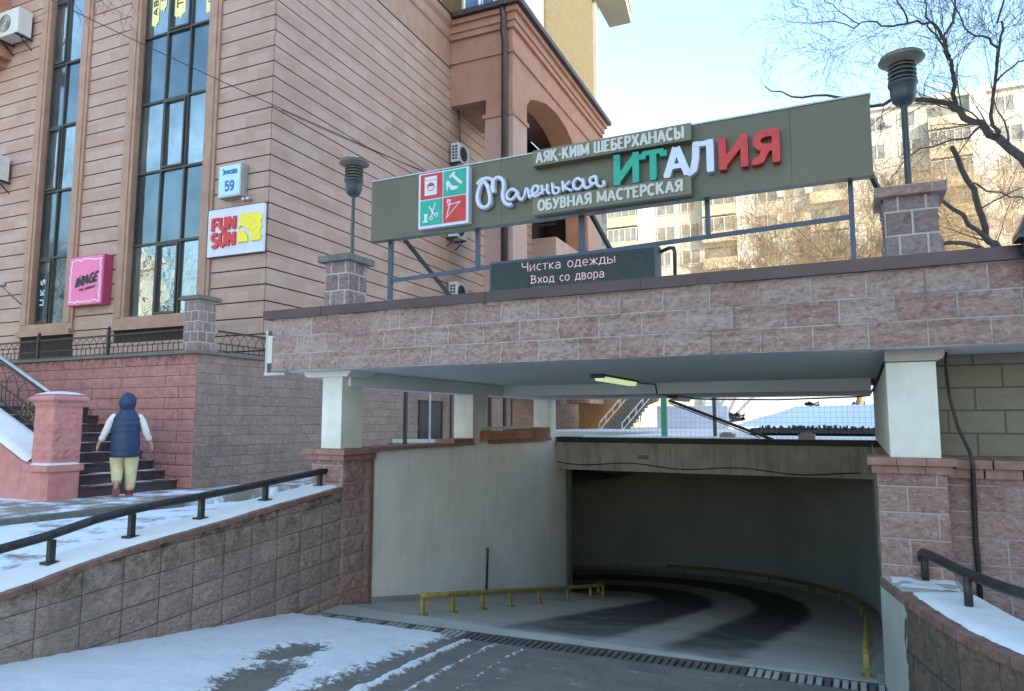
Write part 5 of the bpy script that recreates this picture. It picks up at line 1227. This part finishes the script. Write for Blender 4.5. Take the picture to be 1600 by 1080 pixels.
for cu, cv in ((1142, 648), (1152, 652), (1135, 650), (1270, 633), (1345, 632), (1085, 650)):
    p = onY(cu, cv, 33.98)
    for k in range(4):
        q = [(p.x + random.uniform(-.35, .35), p.z + random.uniform(-.18, .18)) for _ in range(4)]
        ribbon(mb, q, .06, lambda a, b, d: (a, 33.98 - d, b), .004 + .001 * k)
t.part('paint', mb, 'ink_black')
p = onY(1038, 650, 16); mb = MB(); mb.box(p.x - .06, p.x + .06, 15.95, 16.05, 1.5, 3.2); solo('green_post', 'green square steel post in the yard behind the canopy', 'post', mb, 'paint_green', (p.x, 16, 1.5))
p = onY(1117, 650, 16.5); mb = MB(); mb.box(p.x - .035, p.x + .035, 16.45, 16.55, 1.5, 3.2); solo('grey_post', 'thin dark grey steel post in the yard right of the green post', 'post', mb, 'metal_dark', (p.x, 16.5, 1.5))
t = Thing('shed', 'low shed with a snow covered corrugated roof behind the canopy', 'shed', (0, 18, 1.5))
mb = MB()
def shedroof(a, b):
    x0, x1 = -2.85 + 1.35 * b, 3.0; x = x0 + (x1 - x0) * a
    return (x, 17.9 + b * 2.6, 1.76 + .53 * b + .12 * a * b + .012 * sin(x * 45))
mb.grid(shedroof, 260, 8); t.part('roof', mb, 'shed_snow')
mb = MB(); mb.box(-2.4, 3, 18.15, 20.3, 1.5, 1.73); t.part('wall', mb, 'groove_dark')
mb = MB(); random.seed(2)
mb.box(-2.3, 3, 17.9, 18.0, 1.62, 1.735)
for i in range(60): x = -2.2 + i * .085 + random.uniform(-.03, .03); mb.bar((x, 17.94, 1.70), (x + random.uniform(-.03, .03), 17.88, 1.745 + random.uniform(0, .06)), random.uniform(.03, .07))
t.part('eaves', mb, 'metal_black')
for x, l_ in ((-2.25, 'pale block resting on the tar strip below the shed, near the brace'), (-.95, 'small pale block below the middle of the shed eaves')):
    mb = MB(); mb.box(x, x + .26, 13.0, 13.2, 1.56, 1.68); mb.box(x + .04, x + .2, 13.02, 13.18, 1.68, 1.70); solo('concrete_block', l_, 'block', mb, 'concrete_grey', (x, 13, 1.56))

# ================================================================== TREES
TWMIN = .0028
def grow(mb, p, d, L, r, lvl, rnd, droop=.0, dens=1.0, wig=.22):
    n = 5 if lvl > 1 else 4; pts = [p.copy()]; rs = [r]; q = p.copy(); dd = d.normalized()
    for i in range(n):
        dd = (dd + Vector((rnd.gauss(0, wig), rnd.gauss(0, wig), rnd.gauss(0, wig) + .05 - droop))).normalized()
        q = q + dd * L / n; pts.append(q.copy()); rs.append(max(TWMIN, r * (1 - .8 * (i + 1) / n)))
    mb.tube(pts, rs, 6 if r > .05 else (4 if r > .015 else 3), False, smooth=True)
    if lvl <= 0: return
    m = max(2, int((4 + lvl * .7) * dens + rnd.random()))
    for k in range(m):
        f = rnd.uniform(.22, 1); i = min(int(f * n), n - 1); b = pts[i].lerp(pts[i + 1], f * n - i); t_ = (pts[i + 1] - pts[i]).normalized()
        o = t_.orthogonal().normalized(); o.rotate(Matrix.Rotation(rnd.uniform(0, 2 * pi), 3, t_))
        nd = (t_ * rnd.uniform(.5, 1.1) + o * rnd.uniform(.5, 1.0) + Vector((0, 0, .12)))
        grow(mb, b, nd, L * rnd.uniform(.42, .72), max(.003, rs[i] * .5), lvl - 1, rnd, droop, dens, wig)
def bare_tree(base, ht, r, m, label, seed, lvl=4, dens=1.0, name='bare_tree', limbs=6, group=None):
    rnd = random.Random(seed); t = Thing(name, label, 'tree', base, group=group); b = Vector(base); mb = MB(); pts = []; rs = []; q = b - Vector((0, 0, .2)); th = ht * .5
    for i in range(7): pts.append(q.copy()); rs.append(r * (1 - .5 * i / 6)); q = q + Vector((rnd.gauss(0, .12), rnd.gauss(0, .12), th / 6))
    mb.tube(pts, rs, 10); t.part('trunk', mb, m)
    mb = MB()
    for k in range(limbs):
        i = rnd.choice((2, 3, 4, 5, 6, 6)); a = 2 * pi * (k + rnd.random() * .6) / limbs
        grow(mb, pts[i], Vector((cos(a), sin(a), rnd.uniform(.7, 1.8))), ht * rnd.uniform(.36, .55), rs[i] * .55, lvl, rnd, .0, dens)
    t.part('crown', mb, m); return t
# big dark tree right behind the canopy: limbs at several depths
rnd = random.Random(4)
def limb(mb, pl, r0, r1, tw=1.0, lv=2, twL=1.2, side=1):
    P3 = [onY(u, v, Y) for u, v, Y in pl]; Q = []
    for i in range(len(P3) - 1):
        p0, p1, p2, p3 = P3[max(i - 1, 0)], P3[i], P3[i + 1], P3[min(i + 2, len(P3) - 1)]
        for s_ in range(3):
            x = s_ / 3; Q.append(.5 * ((2 * p1) + (p2 - p0) * x + (2 * p0 - 5 * p1 + 4 * p2 - p3) * x * x + (-p0 + 3 * p1 - 3 * p2 + p3) * x ** 3))
    Q.append(P3[-1]); n = len(Q); rs = [(r0 + (r1 - r0) * i / (n - 1)) * .68 for i in range(n)]
    Q = [q + Vector((rnd.gauss(0, .02), rnd.gauss(0, .05), rnd.gauss(0, .02))) for q in Q]
    mb.tube(Q, rs, 9 if r0 > .05 else 6)
    for i in range(1, n):
        for k in range(2):
            if rnd.random() < tw * .42:
                t_ = (Q[i] - Q[i - 1]).normalized(); o = t_.orthogonal().normalized(); o.rotate(Matrix.Rotation(rnd.uniform(0, 2 * pi), 3, t_))
                grow(mb, Q[i], t_ * .8 + o * .9 + Vector((0, 0, .15)), twL * rnd.uniform(.6, 1.3), max(.005, rs[i] * .26), lv, rnd, .02, .8, .13)
t = Thing('bare_tree', 'big dark bare tree spreading over the right lantern post', 'tree', tuple(onY(1700, 640, 15.5)))
mb = MB(); limb(mb, [(1720, 660, 15.5), (1715, 480, 15.5), (1700, 345, 15.6), (1660, 300, 15.7), (1610, 257, 15.9)], .20, .135, 0); t.part('trunk', mb, 'bark')
mb = MB()
limb(mb, [(1610, 257, 15.9), (1560, 215, 16.1), (1520, 186, 16.3), (1490, 165, 16.5), (1455, 156, 16.7), (1410, 154, 17.0), (1360, 163, 17.3), (1290, 150, 17.7), (1235, 148, 18.0), (1195, 135, 18.2)], .125, .02, 1.0, 2, 1.3)
limb(mb, [(1492, 166, 16.5), (1490, 130, 16.5), (1487, 105, 16.4), (1478, 78, 16.3), (1472, 52, 16.2), (1460, 38, 16.1), (1430, 31, 15.9), (1390, 37, 15.7), (1360, 31, 15.5), (1320, 37, 15.3), (1270, 34, 15.0)], .07, .012, 1.5, 2, 1.4)
limb(mb, [(1478, 78, 16.3), (1476, 56, 16.6), (1486, 32, 17), (1494, 0, 17.4), (1502, -40, 17.8)], .05, .025, 1.0, 2, 1.3)
limb(mb, [(1482, 88, 16.3), (1466, 62, 16.0), (1450, 38, 15.8), (1446, 8, 15.5), (1440, -30, 15.3)], .04, .02, 1.2, 2, 1.3)
limb(mb, [(1556, 212, 16.1), (1548, 180, 15.9), (1552, 130, 15.6), (1557, 85, 15.3), (1563, 45, 15), (1562, 20, 14.8), (1572, -30, 14.5)], .055, .02, 1.3, 2, 1.2)
limb(mb, [(1559, 72, 15.2), (1540, 62, 15.0), (1510, 46, 14.8), (1500, 20, 14.6), (1475, -20, 14.4)], .035, .015, 1.3, 2, 1.2)
limb(mb, [(1553, 125, 15.6), (1580, 98, 15.8), (1610, 90, 16.0), (1660, 80, 16.2)], .03, .012, 1.4, 2, 1.2)
limb(mb, [(1532, 195, 16.2), (1515, 208, 16.6), (1470, 222, 17.2), (1425, 240, 17.8), (1392, 272, 18.2), (1372, 305, 18.4)], .035, .01, 1.3, 2, 1.0)
limb(mb, [(1420, 33, 15.9), (1405, 10, 15.6), (1395, -20, 15.4)], .03, .015, 1.4, 2, 1.2)
limb(mb, [(1340, 36, 15.4), (1310, 15, 15.2), (1280, -10, 15)], .02, .008, 1.6, 2, 1.0)
t.part('crown', mb, 'bark')
t = Thing('bare_tree', 'pruned bare tree with cut limbs right behind the right block post', 'tree', tuple(onY(1562, 640, 17.5)))
mb = MB(); limb(mb, [(1570, 680, 17.5), (1566, 500, 17.5), (1560, 395, 17.5), (1543, 368, 17.5), (1528, 325, 17.4), (1510, 280, 17.3), (1486, 226, 17.1)], .13, .075, .35, 2, 1.0); t.part('trunk', mb, 'bark')
mb = MB(); limb(mb, [(1560, 397, 17.5), (1540, 368, 17.3), (1500, 335, 17.0), (1462, 302, 16.8)], .085, .055, .3, 2, .9)
limb(mb, [(1556, 398, 17.5), (1520, 382, 17.2), (1490, 378, 16.9), (1463, 380, 16.8)], .07, .06, .2, 1, .7)
limb(mb, [(1510, 285, 17.3), (1560, 300, 17.6), (1610, 310, 17.9), (1660, 330, 18.1)], .03, .012, 1.2, 2, 1.2)
limb(mb, [(1528, 325, 17.4), (1570, 305, 17.0), (1620, 280, 16.6)], .025, .01, 1.2, 2, 1.2)
t.part('limbs', mb, 'bark')
TWMIN = .006
for i, (u, Y, ht, l_) in enumerate(((1345, 30, 10.5, 'sunlit tan bare tree left of the right block post'), (1175, 36, 10.0, 'sunlit tan bare tree in the gap left of the middle sign strut'), (1265, 40, 12, 'sunlit tan bare tree seen under the right half of the shop sign'),
        (1440, 42, 14, 'sunlit tan bare tree directly behind the right lantern pole'), (1530, 34, 12, 'sunlit tan bare tree behind the pruned tree'), (1600, 44, 15, 'sunlit tan bare tree at the right edge before the apartments'), (1390, 50, 15, 'sunlit tan bare tree farthest off, against the beige apartments'))):
    p = onY(u, 660, Y); bare_tree((p.x, Y, 1.4), ht, .16, 'twig_tan', l_, 30 + i, 4, .86, limbs=7, group='bare trees in the yard')
TWMIN = .0028
for i, (x, y, ht) in enumerate(((-30, 0, 13), (-36, -8, 15), (-24, -9, 12))): bare_tree((x, y, .5), ht, .2, 'bark', ('bare street tree nearest on the left behind the viewer', 'tallest bare street tree behind the viewer on the left', 'bare street tree behind the viewer nearest the road')[i], 60 + i, 3, 1.0)
# twigs dangling in at the top left
t = Thing('bare_branch', 'thin bare branch hanging into view at the top left before the windows', 'branch', tuple(onY(60, -60, 6)))
mb = MB(); rnd = random.Random(8); p = onY(40, -70, 6.0)
for k in range(5): grow(mb, p + Vector((rnd.uniform(-.3, .5), 0, rnd.uniform(-.1, .1))), Vector((.8, .5, -.65)), 1.5, .010, 2, rnd, .03, .9, .2)
t.part('twigs', mb, 'bark')

# ================================================================== PERSON
def skinned(name, pts, edges, m, t, parent=None, sub=2):
    me = bpy.data.meshes.new('tmp'); me.from_pydata([p[0] for p in pts], edges, []); o = bpy.data.objects.new('tmp', me); COL.objects.link(o)
    md = o.modifiers.new('s', 'SKIN'); md.use_smooth_shade = True
    sv = me.skin_vertices[0].data if me.skin_vertices else None
    if sv is None:
        me.skin_vertices if False else None
    for i, p in enumerate(pts):
        r = p[1]; me.skin_vertices[0].data[i].radius = r if isinstance(r, tuple) else (r, r)
    me.skin_vertices[0].data[0].use_root = True
    ms = o.modifiers.new('u', 'SUBSURF'); ms.levels = sub; ms.render_levels = sub
    dg = bpy.context.evaluated_depsgraph_get(); dg.update(); nm = bpy.data.meshes.new_from_object(o.evaluated_get(dg)); bpy.data.objects.remove(o)
    nm.name = name; nm.materials.clear(); nm.materials.append(MATS[m])
    q = bpy.data.objects.new(name, nm); COL.objects.link(q); q.parent = parent or t.o
    for f in nm.polygons: f.use_smooth = True
    return q
def loft(mb, rows, n=28, quilt=0):
    def P(a, b):
        k = b * (len(rows) - 1); i = min(int(k), len(rows) - 2); f = k - i; r = [rows[i][j] * (1 - f) + rows[i + 1][j] * f for j in range(5)]
        q = 1 + (quilt * (abs(sin(pi * r[2] / .105)) - .5) if quilt else 0); th = 2 * pi * a
        return (r[0] + r[3] * q * cos(th), r[1] + r[4] * q * sin(th), r[2])
    mb.grid(P, n, (len(rows) - 1) * 5)
pb = (-11.28, 8.10, .62)
t = Thing('person', 'person in navy hooded vest, white sleeves, cream trousers and red shoes at the stairs', 'person', pb, rz=radians(55))
t.base = (0, 0, 0)
P_ = []; E_ = []
def node(c, r, par=None):
    P_.append((c, r))
    if par is not None: E_.append((par, len(P_) - 1))
    return len(P_) - 1
pel = node((0, 0, .86), (.15, .11)); sp = node((0, 0, 1.08), (.14, .10), pel); ch = node((0, 0, 1.28), (.15, .10), sp); nk = node((0, 0, 1.44), .055, ch); hd = node((0, .02, 1.535), (.075, .085), nk); ht_ = node((0, .015, 1.64), (.075, .09), hd)
for s_ in (-1, 1):
    sh = node((s_ * .18, 0, 1.36), .055, ch); el = node((s_ * .30, -.045, 1.09), .040, sh); wr = node((s_ * .39, .03, .89), .027, el); pa = node((s_ * .41, .05, .835), (.022, .036), wr)
    for k, (dy, l_) in enumerate(((-.024, .055), (-.008, .066), (.009, .07), (.025, .062))):
        f1 = node((s_ * (.418), .055 + dy, .78), .0095, pa); node((s_ * .405, .06 + dy, .78 - l_ * .6), .008, f1)
    th = node((s_ * .39, .095, .82), .010, pa); node((s_ * .38, .11, .785), .009, th)
    kn = node((s_ * .105, .03 if s_ > 0 else .07, .47), .06, pel)
    if s_ > 0: an = node((.10, -.03, .10), .038, kn); node((.10, .08, .05), .034, an)
    else: an = node((-.10, -.24, .25), .038, kn); node((-.10, -.19, .13), .034, an)
body = skinned('body', P_, E_, 'skin', t)
mb = MB(); loft(mb, [(0, 0, .655, .20, .14), (0, 0, .66, .215, .17), (0, 0, .85, .225, .175), (0, 0, 1.05, .215, .165), (0, 0, 1.2, .225, .155), (0, 0, 1.30, .22, .145), (0, -.005, 1.37, .185, .125), (0, -.005, 1.42, .13, .11), (0, 0, 1.50, .10, .10)], 32, .065); t.part('vest', mb, 'jacket_navy')
mb = MB()
def hood(a, b):
    th = radians(-225 + 270 * a); ph = radians(-62 + 150 * b); r = .148 + .016 * noise.noise(Vector((a * 6, b * 6, 2)))
    return (r * .92 * cos(ph) * cos(th), -.01 + r * 1.0 * cos(ph) * sin(th), 1.575 + r * 1.08 * sin(ph) + .02 * max(0, sin(ph)) * sin(th) * -1)
mb.grid(hood, 26, 18); t.part('hood', mb, 'jacket_navy')
for s_ in (-1, 1):
    mb = MB(); mb.tube([(s_ * .13, 0, 1.365), (s_ * .195, -.005, 1.335), (s_ * .245, -.015, 1.25), (s_ * .275, -.03, 1.17), (s_ * .305, -.045, 1.08), (s_ * .33, -.02, 1.02), (s_ * .352, .0, .965), (s_ * .362, .01, .94)], [.04, .058, .062, .054, .057, .050, .054, .043], 14); t.part('sleeve', mb, 'sleeve_white')
mb = MB(); mb.tube([(0, 0, .70), (0, 0, .74), (0, 0, .86)], [.12, .15, .16], 18)
mb.tube([(.10, .0, .80), (.105, .02, .62), (.105, .03, .46), (.105, .0, .30), (.10, -.03, .16), (.10, -.03, .10)], [.115, .118, .10, .088, .078, .06], 16)
mb.tube([(-.10, .0, .80), (-.105, .04, .62), (-.105, .05, .48), (-.10, -.06, .38), (-.10, -.17, .30), (-.10, -.22, .25)], [.115, .118, .10, .088, .078, .06], 16); t.part('trousers', mb, 'trousers_cream')
def shoe(c, ang):
    R = Matrix.Rotation(ang, 4, 'X'); T = Matrix.Translation(c); mb = MB(); ms = MB()
    def tr(p): return tuple(T @ R @ Vector(p))
    def up(a, b):
        y = -.10 + .27 * a; wd = .042 + .018 * sin(pi * min(1, a * 1.15)); hh = .11 - .06 * a if a > .35 else .11; e = min(1, min(a, 1 - a) * 8) ** .5; th = pi * b
        return tr((wd * e * cos(th), y, .02 + hh * e * sin(th)))
    mb.grid(up, 16, 10)
    q = [(.044, -.11), (.052, .0), (.058, .09), (.042, .175), (-.042, .175), (-.058, .09), (-.052, 0), (-.044, -.11)]
    A = [tr((x, y, 0)) for x, y in q]; Bq = [tr((x, y, .022)) for x, y in q]; ms.face(A[::-1]); ms.face(Bq)
    for i in range(8): j = (i + 1) % 8; ms.face([A[i], A[j], Bq[j], Bq[i]])
    o = t.part('shoe', mb, 'shoe_red'); t.part('sole', ms, 'sole_white', o)
shoe(Vector((.10, 0, .002)), 0); shoe(Vector((-.10, -.17, .15)), radians(-58))
mb = MB(); mb.tube([(0, .098, 1.60), (0, .122, 1.565), (0, .105, 1.555)], [.008, .013, .008], 8); t.part('nose', mb, 'skin')
for s_ in (-1, 1): mb = MB(); mb.lathe([(0, -.008), (.009, 0), (0, .008)], (s_ * .03, .098, 1.60), 8); t.part('eye', mb, 'ink_black')
mb = MB(); mb.tube([(-.02, .100, 1.525), (0, .106, 1.522), (.02, .100, 1.525)], .004, 6); t.part('mouth', mb, 'shoe_red')
